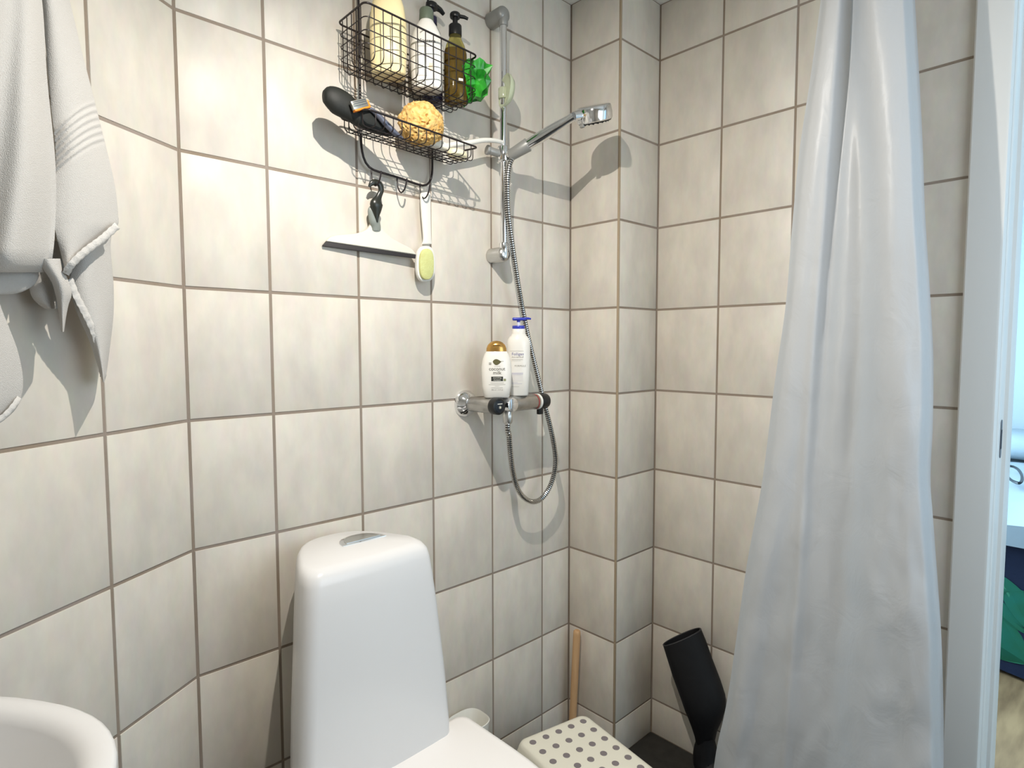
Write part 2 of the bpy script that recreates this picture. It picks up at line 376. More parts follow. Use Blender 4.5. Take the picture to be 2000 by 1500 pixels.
T_NAVY = mat('navy_cotton', rgb(9, 20, 46), 0.85, bump=(120, .3))
T_LEAF = mat('leaf_green_print', rgb(18, 84, 52), 0.85, mottle=(9, .5, (1, 1, 1), rgb(14, 96, 80)))
T_VEIN = mat('leaf_stem_print', rgb(50, 120, 92), 0.85)
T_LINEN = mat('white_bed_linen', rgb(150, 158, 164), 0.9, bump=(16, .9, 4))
BY = 1.47
bed = thing('bed', 'bed with a navy leaf-patterned bedspread, seen through the doorway', 'bed', (0.4, BY, FZ))
def drape(nx, nz, x0, x1, z0, z1):
    mb = MB(); R = []
    for j in range(nz+1):
        z = z0+(z1-z0)*j/nz; k = 1-j/nz
        R.append([(x0+(x1-x0)*i/nx, BY+.02*math.sin((x0+(x1-x0)*i/nx)*17)*k-.012*k, z) for i in range(nx+1)])
    back = [[(x, y+.03, z) for x, y, z in r] for r in R]
    return mb.rings([a+b[::-1] for a, b in zip(R, back)])
spread = part(drape(50, 10, -.2, 1.9, FZ+.015, -.778), 'bedspread', T_NAVY, bed, 60)
def leaf(cx, cz, L, wd, ang, mname):
    pts = []
    for k in range(21):
        t = k/20; pts.append((t*L, wd*math.sin(PI*t**.8)))
    pts += [(t*L, -wd*math.sin(PI*t**.8)) for t in [k/20 for k in range(19, 0, -1)]]
    mb = MB(); vs = []; c, s = math.cos(ang), math.sin(ang)
    for u, w in pts:
        x = cx+u*c-w*s; z = cz+u*s+w*c; k = (-.778-z)/(-.778-FZ-.015)
        vs.append((x, BY+.02*math.sin(x*17)*k-.012*k-.003, z))
    mb.add(vs, [tuple(range(len(vs)))]); return part(mb, 'leaf_print', mname, spread, 0)
for a in ((.88, -.98, .30, .040, -.95, T_LEAF), (.80, -1.05, .42, .075, -.30, T_LEAF), (.70, -1.20, .40, .09, -.12, T_LEAF), (.84, -.93, .32, .004, -1.0, T_VEIN), (1.05, -.95, .3, .06, -1.2, T_LEAF), (.30, -.95, .34, .07, -.7, T_LEAF), (1.25, -1.15, .4, .09, .5, T_LEAF)): leaf(*a)
mb = MB(); R = []
for j in range(25):
    y = BY-.03+(3.0-BY)*j/24; R.append([(x, y, -.773+.055*smoothstep(j/3)+.018*noise.noise(Vector((x*5, y*5, 1)))) for x in [-.2+2.1*i/40 for i in range(41)]]+[(x, y, -.86) for x in [1.9-2.1*i/40 for i in range(41)]])
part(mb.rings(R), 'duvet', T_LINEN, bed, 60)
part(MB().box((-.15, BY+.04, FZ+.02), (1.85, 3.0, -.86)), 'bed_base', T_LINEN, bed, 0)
for sx in (0.1, .75, 1.4):
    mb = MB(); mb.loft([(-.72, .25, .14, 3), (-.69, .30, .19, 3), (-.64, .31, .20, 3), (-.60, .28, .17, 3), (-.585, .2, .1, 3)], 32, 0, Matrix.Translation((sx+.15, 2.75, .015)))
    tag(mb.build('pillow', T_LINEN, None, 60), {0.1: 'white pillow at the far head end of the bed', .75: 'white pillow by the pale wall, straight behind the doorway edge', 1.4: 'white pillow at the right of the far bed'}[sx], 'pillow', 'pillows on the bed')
pts = [q+Vector((0, 0, .022)) for q in spline([az(1966, 918, -.705), az(1980, 921, -.705), az(1991, 930, -.705), az(1996, 945, -.705), az(1990, 954, -.705), az(1978, 950, -.705), az(1966, 940, -.705)], 40)]
tag(MB().tube(pts, .006, 6).build('cable', T_BLACKP), 'thin dark cable looped on the white bed linen', 'cable')

# ------------------------------------------------------------------ ceiling lamp (out of frame)
lt = thing('ceiling_lamp', 'small chrome spot lamp hanging from the bathroom ceiling', 'lamp', (LAMP.x, LAMP.y, CZ))
part(MB().cyl((LAMP.x, LAMP.y, CZ-.02), (LAMP.x, LAMP.y, CZ), .045, bev=.004), 'ceiling_rose', T_CHROME, lt)
part(MB().cyl((LAMP.x, LAMP.y, LAMP.z+.06), (LAMP.x, LAMP.y, CZ-.02), .005, 10), 'stem', T_CHROME, lt)
part(MB().cyl((LAMP.x, LAMP.y, LAMP.z+.012), (LAMP.x, LAMP.y, LAMP.z+.06), .014, 20, bev=.003), 'lamp_holder', T_CHROME, lt)
pl = bpy.data.lights.new('lamp_bulb', 'AREA'); pl.shape = 'DISK'; pl.size = 0.014; pl.energy = 12.2; pl.spread = math.radians(174); pl.color = (1.0, 0.94, 0.85)
po = bpy.data.objects.new('lamp_bulb', pl); COL.objects.link(po); po.location = LAMP
po.rotation_euler = Vector((-.06, .30, -1.0)).to_track_quat('-Z', 'Y').to_euler()

# ------------------------------------------------------------------ toilet
TY = -0.832
toilet = thing('toilet', 'white toilet with tapering tall cistern and closed lid', 'toilet', (0.3, TY, FZ))
def cistern_ring(z, half, xf, xb, rc, yc=TY, bow=0.06):
    """flat front at xf, bowed back reaching xb"""
    pts = []
    n = 14
    for i in range(n+1):   # back arc from +half to -half
        t = -1+2*i/n; pts.append((xb+(xf-rc-xb)*abs(t)**2.6*0.92, yc-half*t*-1 if False else yc+half*-t, z))
    # front: rounded corners
    for k in range(7):
        a = PI*.5*k/6; pts.append((xf-rc+rc*math.sin(a), yc-half+rc*0.9-rc*0.9*math.cos(a)*1.0, z))
    for i in range(1, 8):
        t = i/8; pts.append((xf+.004*math.sin(PI*t), yc-half+rc*.9+(2*half-1.8*rc)*t, z))
    for k in range(7):
        a = PI*.5*(1-k/6); pts.append((xf-rc+rc*math.sin(a), yc+half-rc*.9+rc*.9*math.cos(a), z))
    return pts
# right silhouette widens from .117 to .17 towards the bottom
secs = [(-1.00, .168, .262, .02, .028), (-.90, .166, .260, .018, .028), (-.80, .160, .255, .016, .027), (-.72, .153, .250, .015, .026), (-.64, .146, .245, .015, .026), (-.58, .140, .240, .016, .026),
        (-.545, .136, .236, .018, .026), (-.530, .133, .232, .022, .027), (-.520, .127, .224, .032, .030), (-.5155, .118, .212, .045, .034)]
mb = MB(); mb.rings([cistern_ring(*s) for s in secs])
cis = part(mb, 'cistern', T_CERAM, toilet, 50)
# chrome half-moon flush button
def halfmoon(sc, off):
    pts = []
    for k in range(17):
        a = PI*k/16; pts.append((.138-off-(.052*sc)*math.sin(a)**.8, -.800+.050*sc*math.cos(a)))
    return pts
fl = part(MB().prism(halfmoon(1.0, 0), .0022, 0, Matrix.Translation((0, 0, -.5158)), bev=.0008), 'flush_plate', T_CHROME, cis)
part(MB().prism(halfmoon(.78, .006), .0020, 0, Matrix.Translation((0, 0, -.5138)), bev=.0008), 'flush_button', T_SATIN, fl)
# seat lid, seat ring, bowl
def lid_ring(z, ins):
    pts = []; x0, x1, hw = .218+ins, .67-ins, .226-ins
    for k in range(33):
        t = -PI/2+PI*k/32
        pts.append((x0+.16+(x1-x0-.16)*math.copysign(abs(math.cos(t))**.75, math.cos(t)), TY+hw*math.copysign(abs(math.sin(t))**.85, math.sin(t)), z))
    for k in range(7):
        a = PI/2*k/6; pts.append((x0+.024-.024*math.sin(a), TY+hw*.99-.024+.024*math.cos(a), z))
    for k in range(7):
        a = PI/2*k/6; pts.append((x0+.024-.024*math.cos(a), TY-hw*.99+.024-.024*math.sin(a), z))
    return pts
part(MB().rings([lid_ring(-.950, .002), lid_ring(-.944, 0), lid_ring(-.936, 0), lid_ring(-.931, .004), lid_ring(-.929, .012)]), 'lid', T_LID, toilet, 40)
part(MB().rings([lid_ring(-.972, .010), lid_ring(-.968, .004), lid_ring(-.957, .004), lid_ring(-.953, .010)]), 'seat', T_LID, toilet, 40)
def bowl_ring(z, x0, x1, hw):
    return [(x0+(x1-x0)*(.5+.5*c), TY+hw*s, z) for c, s in [(math.copysign(abs(math.cos(2*PI*k/40))**.8, math.cos(2*PI*k/40)), math.copysign(abs(math.sin(2*PI*k/40))**.8, math.sin(2*PI*k/40))) for k in range(40)]]
part(MB().rings([bowl_ring(FZ, .04, .50, .105), bowl_ring(FZ+.08, .04, .50, .10), bowl_ring(-1.16, .03, .55, .12), bowl_ring(-1.05, .03, .62, .165), bowl_ring(-.975, .03, .645, .185)]), 'bowl', T_CERAM, toilet, 50)

# ------------------------------------------------------------------ basin on the angled wall
bz = -.515; bs, bn, ba, bb, be = .697, .170, .268, .235, 2.35
basin = thing('washbasin', 'white washbasin with wide rounded rim in the near left corner', 'basin', tuple(A(bs, 0.0, bz-.16)))
def basin_ring(z, k, e=be, dn=0.0):
    out = []
    for x, y in supe(ba*k, bb*k, e, 64):
        p = A(bs+x, max(0.001, bn+y+dn), z); out.append(tuple(p))
    return out
mb = MB()
mb.rings([basin_ring(bz-.16, .35), basin_ring(bz-.13, .62), basin_ring(bz-.07, .86), basin_ring(bz-.03, .96), basin_ring(bz-.010, .995), basin_ring(bz-.003, .990), basin_ring(bz, .975),
          basin_ring(bz-.001, .92), basin_ring(bz-.004, .885), basin_ring(bz-.012, .865), basin_ring(bz-.05, .80, 2.3), basin_ring(bz-.10, .62, 2.2), basin_ring(bz-.125, .32, 2), basin_ring(bz-.13, .06, 2)])
part(mb, 'bowl', T_CERAM, basin, 60)
part(MB().lathe([(.02, 0), (.022, .002), (.014, .004)], 20, 0, Matrix.Translation(A(bs, bn, bz-.131))), 'drain', T_CHROME, basin)
tap = MB(); base = A(bs, .05, bz-.002)
tap.cyl(base, base+Vector((0, 0, .11)), .019, 24, bev=.003); tap.tube(spline([base+Vector((0, 0, .08)), base+NA*.06+Vector((0, 0, .085)), base+NA*.12+Vector((0, 0, .06))], 14), .011, 14)
tt = thing('basin_tap', 'chrome mixer tap at the back of the washbasin', 'tap', tuple(base)); part(tap, 'tap_body', T_CHROME, tt)
part(MB().tube([base+Vector((0, 0, .115)), base+NA*.07+Vector((0, 0, .14))], .006, 10), 'lever', T_CHROME, tt)

# ------------------------------------------------------------------ sheets: towel and curtain
def sheet(rows, nu, nv, posf, depf, th, v0=None, v1=None):
    """rows (py, left px, right px); posf(px,py,depth) gives the point; depf(u,v) the depth"""
    v0 = rows[0][0] if v0 is None else v0; v1 = rows[-1][0] if v1 is None else v1
    Fr, Bk = [], []
    for j in range(nv+1):
        py = v0+(v1-v0)*j/nv; l, r_ = catmull(rows, py); a, b = [], []
        for i in range(nu+1):
            u = i/nu; px = l+(r_-l)*u; d = depf(u, py)
            a.append(posf(px, py+(0), d)); b.append(posf(px, py, d-th))
        Fr.append(a); Bk.append(b)
    return MB().rings([a+b[::-1] for a, b in zip(Fr, Bk)])

towel = thing('towel', 'white terry towel hanging in folds on the angled wall', 'towel', tuple(A(.32, .03, -.25)))
T1 = sheet([(-120, -45, 60), (0, -48, 82), (150, -50, 92), (330, -60, 109), (460, -70, 107), (520, -75, 100), (532, -75, 96)], 30, 40, onA, lambda u, v: .085+.030*math.sin(PI*min(1, u*1.05))**.7+.008*math.sin(u*9+v*.006)-.02*smoothstep((v-505)/25), .006)
part(T1, 'front_fold', T_TOWEL, towel, 60)
def d2(u, v):
    rib = 0
    k = v-(197+58*(1-u)**1.6)
    if 0 < k < 84: rib = .0016*math.sin(k/84*2*PI*6)
    return .060+.028*math.sin(PI*(.12+.80*u))**.8+rib-.01*u
T2 = sheet([(-120, 55, 105), (0, 80, 136), (100, 90, 160), (190, 98, 183), (290, 108, 208), (360, 108, 224), (420, 106, 231), (440, 107, 230), (460, 110, 212), (485, 116, 184), (510, 122, 156), (526, 126, 136), (532, 129, 131)], 40, 240, onA, d2, .006)
sf = part(T2, 'side_fold', T_TOWEL, towel, 60)
def strip(pts, w, lift, name):
    mb = MB(); R = []
    for i, (px, py, n) in enumerate(pts):
        a = pts[max(i-1, 0)]; b = pts[min(i+1, len(pts)-1)]; t = Vector((b[0]-a[0], b[1]-a[1])).normalized(); nn = Vector((-t.y, t.x))
        wob = 1.0+.10*math.sin(i*2.1)
        ring = []
        for q, dn in ((-1, 0), (-.9, .004), (0, .0055+.0012*math.sin(i*1.7)), (.9, .004), (1, 0), (.9, -.005), (-.9, -.005)):
            ring.append(onA(px+nn.x*w*q*wob, py+nn.y*w*q*wob, n+dn+lift))
        R.append(ring)
    return part(mb.rings(R), name, T_HEM, towel, 60)
def px_line(ctrl, n):
    out = spline([Vector((a, b, c*1000)) for a, b, c in ctrl], n); return [(q.x, q.y, q.z/1000) for q in out]
strip(px_line([(229, 440, .072), (200, 466, .078), (165, 492, .082), (138, 518, .080), (128, 535, .07)], 34), 8, .004, 'hem')
# flap behind, hanging lower, lit on its right side
T3 = sheet([(430, 150, 222), (480, 150, 216), (520, 140, 219), (560, 136, 222), (610, 150, 222), (660, 172, 217), (700, 186, 212), (735, 197, 207), (747, 201, 204)], 22, 40, onA, lambda u, v: .028+.022*math.sin(PI*u)+.012*(1-u), .005)
part(T3, 'rear_fold', T_TOWEL, towel, 60)
strip(px_line([(136, 545, .052), (150, 580, .052), (168, 615, .050), (184, 650, .046), (195, 690, .04), (202, 735, .03)], 40), 7, .004, 'hem')
# narrow tongue of the front fold's corner, hanging to a point
T4 = sheet([(505, 70, 118), (525, 84, 124), (550, 100, 134), (575, 108, 140), (595, 112, 134), (620, 116, 129), (648, 120, 125)], 12, 26, onA, lambda u, v: .072+.012*math.sin(PI*u)-.014*smoothstep((v-520)/120), .006)
part(T4, 'hanging_corner', T_TOWEL, towel, 60)
# inner layers seen below the front fold
T5 = sheet([(470, -60, 84), (530, -60, 78), (552, -60, 70), (566, -60, 52), (575, -60, 24), (579, -60, -20)], 18, 24, onA, lambda u, v: .048+.018*math.sin(PI*(.3+.6*u)), .006)
part(T5, 'inner_fold', T_TOWEL, towel, 60)
T6 = sheet([(470, 48, 128), (540, 54, 126), (575, 60, 122), (592, 72, 117), (603, 88, 112)], 14, 18, onA, lambda u, v: .030+.016*math.sin(PI*u), .006)
part(T6, 'inner_fold', T_TOWEL, towel, 60)
T7 = sheet([(560, -60, -8), (600, -60, 2), (640, -60, 18), (690, -60, 36), (740, -60, 45), (775, -60, 42), (800, -60, 30), (820, -60, 8), (832, -60, -18), (838, -60, -40)], 24, 40, onA, lambda u, v: .055+.035*math.sin(PI*(.5+.46*u)), .006)
part(T7, 'long_end', T_TOWEL, towel, 60)
strip(px_line([(-40, 836, .07), (-10, 826, .072), (15, 806, .07), (30, 788, .066), (38, 776, .058)], 22), 6, .003, 'hem')
hk = MB(); hb = A(.30, 0, .72); hk.cyl(hb, hb+NA*.006, .022, 20, bev=.002); hk.tube(spline([hb, hb+NA*.05+Vector((0, 0, -.005)), hb+NA*.075+Vector((0, 0, .02))], 12), .006, 10)
tag(hk.build('wall_hook', T_CHROME), 'chrome wall hook that carries the white towel', 'hook')
part(MB().tube(spline([A(.31, .055, .735), A(.325, .075, .62), A(.345, .095, .46)], 14), [.012+.0012*k for k in range(14)], 12), 'gathered_top', T_TOWEL, towel, 60)
part(MB().tube(spline([A(.31, .055, .735), A(.28, .06, .62), A(.255, .065, .46)], 14), [.012+.0012*k for k in range(14)], 12), 'gathered_top', T_TOWEL, towel, 60)

# shower curtain, drawn together beside the doorway
left = [(-300, 1640), (-150, 1622), (0, 1603), (150, 1583), (290, 1562), (420, 1549), (600, 1534), (740, 1514), (950, 1487), (1100, 1459), (1290, 1432), (1385, 1417), (1440, 1404), (1500, 1394), (1700, 1375)]
right = [(-300, 1770), (-150, 1779), (0, 1787), (140, 1795), (300, 1803), (400, 1806), (580, 1817), (700, 1823), (860, 1821), (930, 1817), (1020, 1823), (1235, 1838), (1400, 1843), (1500, 1843), (1700, 1846)]
# ridge lines in sheet coordinate u against height: folds wander and fan out
FOLDS = [  # (height row -> position, half width px, amplitude towards the room)
    ([(-300, 1655), (0, 1630), (300, 1592), (700, 1548), (1100, 1492), (1500, 1428), (1700, 1410)], [(-300, 20), (1700, 30)], [(-300, .016), (600, .022), (1700, .028)]),
    ([(-300, 1680), (0, 1662), (300, 1640), (600, 1618), (900, 1602), (1200, 1585), (1700, 1560)], [(-300, 10), (600, 13), (1700, 20)], [(-300, -.020), (500, -.022), (1000, -.010), (1700, -.006)]),
    ([(-300, 1668), (0, 1645), (300, 1622), (700, 1588), (1100, 1561), (1500, 1530), (1700, 1515)], [(-300, 7), (1700, 11)], [(-300, .004), (300, .010), (1700, .014)]),
    ([(-300, 1670), (0, 1668), (200, 1676), (400, 1686), (700, 1680), (1000, 1662), (1300, 1640), (1700, 1610)], [(-300, 10), (400, 20), (1700, 30)], [(-300, -.012), (300, -.026), (1700, -.022)]),
    ([(-300, 1712), (0, 1716), (400, 1736), (800, 1756), (1200, 1772), (1700, 1765)], [(-300, 28), (700, 42), (1700, 55)], [(-300, .022), (1700, .036)]),
    ([(-300, 1700), (700, 1700), (1100, 1692), (1500, 1650), (1700, 1635)], [(-300, 15), (1700, 34)], [(-300, 0), (800, 0), (1200, .018), (1700, .026)]),
    ([(-300, 1480), (1000, 1520), (1500, 1470), (1700, 1455)], [(-300, 16), (1700, 20)], [(-300, 0), (900, 0), (1300, -.012), (1700, -.016)])]
def curtain_depth(u, v):
    f = max(0., min(1., (v+300)/2000)); l, r_ = catmull(rows, v); px = l+(r_-l)*u; d = 0.
    for cx, wd, am in FOLDS:
        d += catmull(am, v)[0]*math.exp(-((px-catmull(cx, v)[0])/catmull(wd, v)[0])**2*.5)
    edge = -.055*smoothstep((px-(r_-24))/20.)-.018*smoothstep(((l+14)-px)/14.)
    cr = .008*noise.noise(Vector((u*3.2, v*.0035, 4.)))+.016*f*f*noise.noise(Vector((u*7., v*.008, 9.)))+.006*f*f*noise.noise(Vector((u*17., v*.018, 2.)))
    return -(d+edge+cr)
rows = [(y, catmull(left, y)[0], catmull(right, y)[0]) for y in range(-300, 1701, 50)]
CURTY = -.090
mb = MB(); Rr = []
NU, NV = 90, 130
for j in range(NV+1):
    v = -300+2000*j/NV; l, r_ = catmull(rows, v); Rr.append([ay(l+(r_-l)*i/NU, v, CURTY+curtain_depth(i/NU, v)) for i in range(NU+1)])
zt, zb = .86, FZ+.03
for rr in Rr:
    for q in rr: q.z = max(zb, min(zt, q.z))
mb.rings(Rr, cap0=False, cap1=False, wrap=False)
cur = mb.build('shower_curtain', T_CURT, None, 180)
tag(cur, 'translucent white shower curtain drawn together beside the doorway', 'curtain')
rodz = .872
tag(MB().cyl((.30, CURTY, rodz), (1.94, CURTY, rodz), .011, 16).build('curtain_rod', T_CHROME), 'chrome rod carrying the shower curtain', 'rod')

# ------------------------------------------------------------------ shower rail with slider
RX, RY = .050, -.3245
rail = thing('shower_rail', 'chrome vertical shower rail fixed to the tiled wall', 'rail', (0, RY, .13))
part(MB().cyl((RX, RY, .135), (RX, RY, .745), .0092, 24), 'rail_tube', T_CHROME, rail)
for z, m_ in ((.748, T_DULL), (.133, T_SATIN)):
    mb = MB(); mb.cyl((0, RY, z), (.045, RY, z), .0205, 32, bev=.0015)
    mb.lathe([(.0205, 0), (.0205, .004), (.019, .009), (.014, .014), (.007, .0165), (.001, .017)], 32, 0, Matrix.Translation((.045, RY, z)) @ Matrix.Rotation(PI/2, 4, 'Y'))
    bk = part(mb, 'wall_bracket', m_, rail)
    if z < .5: part(MB().cyl((RX, RY, z-.012), (RX, RY, z+.03), .0125, 24, bev=.003), 'rail_socket', T_CHROME, bk)
    else: part(MB().cyl((RX, RY, z-.03), (RX, RY, z+.006), .0125, 24, bev=.003), 'rail_socket', T_DULL, bk)
SZ = .393
mb = MB(); mb.cyl((RX, RY, SZ-.020), (RX, RY, SZ+.020), .0165, 28, bev=.004)
sl = part(mb, 'slider', T_CHROME, rail)
mb = MB(); mb.cyl((RX-.005, RY-.012, SZ), (RX-.012, RY-.040, SZ+.004), .010, 20, bev=.002); mb.cyl((RX-.012, RY-.040, SZ+.004), (RX-.014, RY-.048, SZ+.005), .0125, 20, bev=.002)
part(mb, 'clamp_knob', T_DULL, sl)
# handset: from holder up into the room
neck = ax(1120, 228, .222); hold0 = ax(1003, 300, .078); hdir = (neck-hold0).normalized()
part(MB().cyl(hold0-hdir*.012, hold0+hdir*.045, .0145, 24, bev=.002, r1=.0175), 'handset_holder', T_DULL, sl)
part(MB().cyl((RX, RY, SZ-.004), hold0+hdir*.012, .012, 16), 'holder_arm', T_CHROME, sl)
hs = thing('shower_handset', 'chrome hand shower held in the slider of the shower rail', 'shower head', tuple(hold0))
mb = MB(); hp = [hold0+hdir*.010, hold0+hdir*.045, hold0+hdir*.075, hold0+hdir*.11, hold0.lerp(neck, .85), neck]
mb.tube(spline(hp, 26), [.0105+.004*math.sin(PI*min(1, k/25*1.1)) for k in range(26)], 20)
part(mb, 'handle', T_CHROME, hs)
hc = ax(1160, 221, .240)
_v = ray(1160, 221).normalized(); axis = (UP-_v*UP.dot(_v)).normalized(); axis = (axis-RT*.13-_v*.05).normalized()      # the head lies almost flat, spray face down
Mh = Matrix.Translation(hc) @ axis.to_track_quat('Z', 'Y').to_matrix().to_4x4()
head = part(MB().lathe([(.030, -.020), (.043, -.019), (.0455, -.016), (.0465, -.002), (.0445, .014), (.0425, .0165), (.036, .0185), (.001, .0195)], 40, 0, Mh), 'head', T_CHROME, hs)
fc = MB(); fc.lathe([(.041, -.022), (.0425, -.019)], 36, 0, Mh)
for rr, nn in ((.034, 18), (.022, 12), (.010, 6)):
    for k in range(nn): fc.lathe([(.0016, -.0245), (.0020, -.0215)], 6, 0, Mh @ Matrix.Translation((rr*math.cos(2*PI*k/nn), rr*math.sin(2*PI*k/nn), 0)))
part(fc, 'spray_face', T_BLACKP, head)
part(MB().tube([neck, hc-(hc-neck).normalized()*.038], [.0115, .0135], 20), 'neck', T_CHROME, hs)
sel = hc-(hc-neck).normalized()*.040-axis*.020
part(MB().rbox((-.006, -.004, -.010), (.006, .004, .006), .002, 2, 0, Matrix.Translation(sel)), 'selector', T_DULL, hs)

# pale soap dish clipped on the rail
T_SOAPD = mat('pale_green_clear_plastic', rgb(230, 238, 210), 0.15, trans=.45, ior=1.35)
sd = thing('soap_dish', 'pale green translucent soap dish clipped on the shower rail', 'soap dish', (RX, RY, .55))
dz = .548; mb = MB(); R = []
c0 = Vector((RX+.024, RY-.014, dz-.004))
_n = (-RT*.90-fw*.42+UP*.05).normalized(); _x = UP-_n*UP.dot(_n); _x.normalize(); _y = _n.cross(_x); tilt = Matrix((_x, _y, _n)).transposed().to_4x4(); tilt.translation = c0
mb.loft([(-.014, .018, .022, 2.3), (-.012, .030, .030, 2.3), (-.002, .040, .036, 2.3), (.004, .041, .037, 2.3), (.003, .037, .033, 2.3), (-.006, .030, .028, 2.3), (-.009, .005, .005, 2)], 36, 0, tilt)
part(mb, 'dish', T_SOAPD, sd, 50)
part(MB().cyl((RX, RY, dz-.014), (RX, RY, dz+.014), .0135, 24, bev=.002), 'clip', T_SOAPD, sd)

# ------------------------------------------------------------------ mixer with wall unions
MZ = -.2625; MY = -.412; BX = .094
mixer = thing('shower_mixer', 'chrome thermostatic shower mixer with black knobs below the bottles', 'mixer', (0, MY, MZ))
def bell(y):
    M = Matrix.Translation((0, y, MZ)) @ Matrix.Rotation(PI/2, 4, 'Y')
    return MB().lathe([(.0365, 0), (.0365, .003), (.033, .010), (.026, .018), (.021, .023), (.019, .026)], 36, 0, M)
part(bell(MY-.008), 'wall_flange', T_CHROME, mixer)
M2 = Matrix.Translation((0, MY+.145, MZ)) @ Matrix.Rotation(PI/2, 4, 'Y')
part(MB().lathe([(.030, 0), (.030, .003), (.026, .010), (.019, .022), (.016, .075)], 32, 0, M2), 'wall_flange', T_CHROME, mixer)
part(MB().cyl((.022, MY-.006, MZ), (.104, MY, MZ), .0195, 32, bev=.002), 'inlet_arm', T_SCALE, mixer)
mb = MB(); mb.cyl((BX, MY-.002, MZ), (BX, -.243, MZ), .0205, 36, bev=.003)
mb.rbox((BX-.030, MY-.006, MZ-.014), (BX+.012, -.262, MZ+.0195), .006, 3)
body = part(mb, 'mixer_body', T_SCALE, mixer)
part(MB().cyl((BX, -.247, MZ), (BX, -.240, MZ), .0213, 36), 'ring_white', T_WHITEP, body)
part(MB().cyl((BX, -.256, MZ), (BX, -.252, MZ), .0209, 36), 'ring_red', mat('red_mark', rgb(150, 60, 58), .4), body)
mb = MB(); mb.cyl((BX, -.240, MZ), (BX, -.208, MZ), .0205, 30, bev=.003); mb.rbox((BX-.005, -.240, MZ-.036), (BX+.006, -.224, MZ-.012), .0015, 2)
part(mb, 'temperature_knob', T_BLACKP, mixer)
mb = MB(); mb.cyl((.104, MY, MZ), (.128, MY, MZ), .0210, 32, bev=.003)
kn = part(mb, 'flow_knob', T_BLACKP, mixer)
part(MB().cyl((.1275, MY, MZ), (.1290, MY, MZ), .0155, 28, bev=.0005), 'knob_disc', mat('knob_disc_dark', rgb(28, 34, 42), .25), kn)
part(MB().cyl((.1288, MY, MZ-.002), (.1302, MY, MZ-.002), .0042, 20, bev=.0004), 'knob_ring', T_DULL, kn)
part(MB().cyl((.1300, MY, MZ-.002), (.1308, MY, MZ-.002), .0022, 16), 'knob_dot', mat('knob_dot_cream', rgb(222, 220, 190), .4), kn)
part(MB().box((.1288, MY-.008, MZ+.006), (.1294, MY+.008, MZ+.0078)), 'knob_mark', T_WHITEP, kn, 0)
mb = MB(); mb.cyl((BX-.002, -.366, MZ+.001), (BX+.036, -.366, MZ+.001), .0185, 28, bev=.004)
part(mb, 'diverter_boss', T_CHROME, mixer)
NUT = Vector((BX+.014, -.366, MZ-.018))
mb = MB(); mb.lathe([(.0105, -.030), (.0125, -.026), (.0135, -.010), (.0125, 0), (.011, .006)], 10, 0, Matrix.Translation(NUT))
part(mb, 'hose_nut', T_SATIN, mixer)

# ------------------------------------------------------------------ ribbed hose
T_GROOVE = mat('hose_groove', rgb(40, 39, 38), .5)
T_RIB = mat('hose_rib', (0.66, 0.65, 0.63, 1), 0.2, 1.0)
hpx = [(1001, 306, .074), (995, 322, .072), (991, 360, .070), (992, 410, .066), (998, 460, .064), (1006, 515, .060), (1013, 560, .057), (1021, 605, .054), (1031, 655, .056), (1043, 705, .062), (1054, 750, .075), (1065, 795, .090), (1075, 835, .092), (1082, 870, .088), (1085, 900, .082), (1081, 930, .074), (1071, 956, .068), (1056, 975, .064), (1041, 980, .064), (1026, 974, .068), (1012, 957, .074), (1003, 928, .082), (997, 888, .096), (994, 850, .104)]
ctrl = [hold0-hdir*.008]+[ax(*q) for q in hpx]+[NUT+Vector((0, 0, -.05)), NUT+Vector((0, 0, -.024))]
dense = spline(ctrl, 700); ln = sum((b-a).length for a, b in zip(dense, dense[1:]))
nr = int(ln/.0058)
path, rad, mats_ = [], [], []
cum = [0.]
for a, b in zip(dense, dense[1:]): cum.append(cum[-1]+(b-a).length)
def at_len(s):
    import bisect
    i = min(max(bisect.bisect(cum, s)-1, 0), len(dense)-2); k = (s-cum[i])/max(cum[i+1]-cum[i], 1e-9); return dense[i].lerp(dense[i+1], k)
for k in range(nr):
    for fr, rr, mm in ((.0, .0060, 1), (.36, .0060, 0), (.44, .0076, 0), (.92, .0076, 0)):
        path.append(at_len(ln*(k+fr)/nr)); rad.append(rr); mats_.append(mm)
mb = MB()
n_ = len(path); R = []; nrm = (path[1]-path[0]).normalized().orthogonal().normalized()
for i in range(n_):
    t = (path[min(i+1, n_-1)]-path[max(i-1, 0)]).normalized(); nrm = (nrm-t*nrm.dot(t)).normalized(); b = t.cross(nrm)
    R.append([path[i]+(nrm*math.cos(2*PI*j/12)+b*math.sin(2*PI*j/12))*rad[i] for j in range(12)])
mb.rings(R, mats_)
hose = mb.build('shower_hose', [T_RIB, T_GROOVE], None, 50)
tag(hose, 'ribbed metal shower hose looping below the mixer', 'hose')

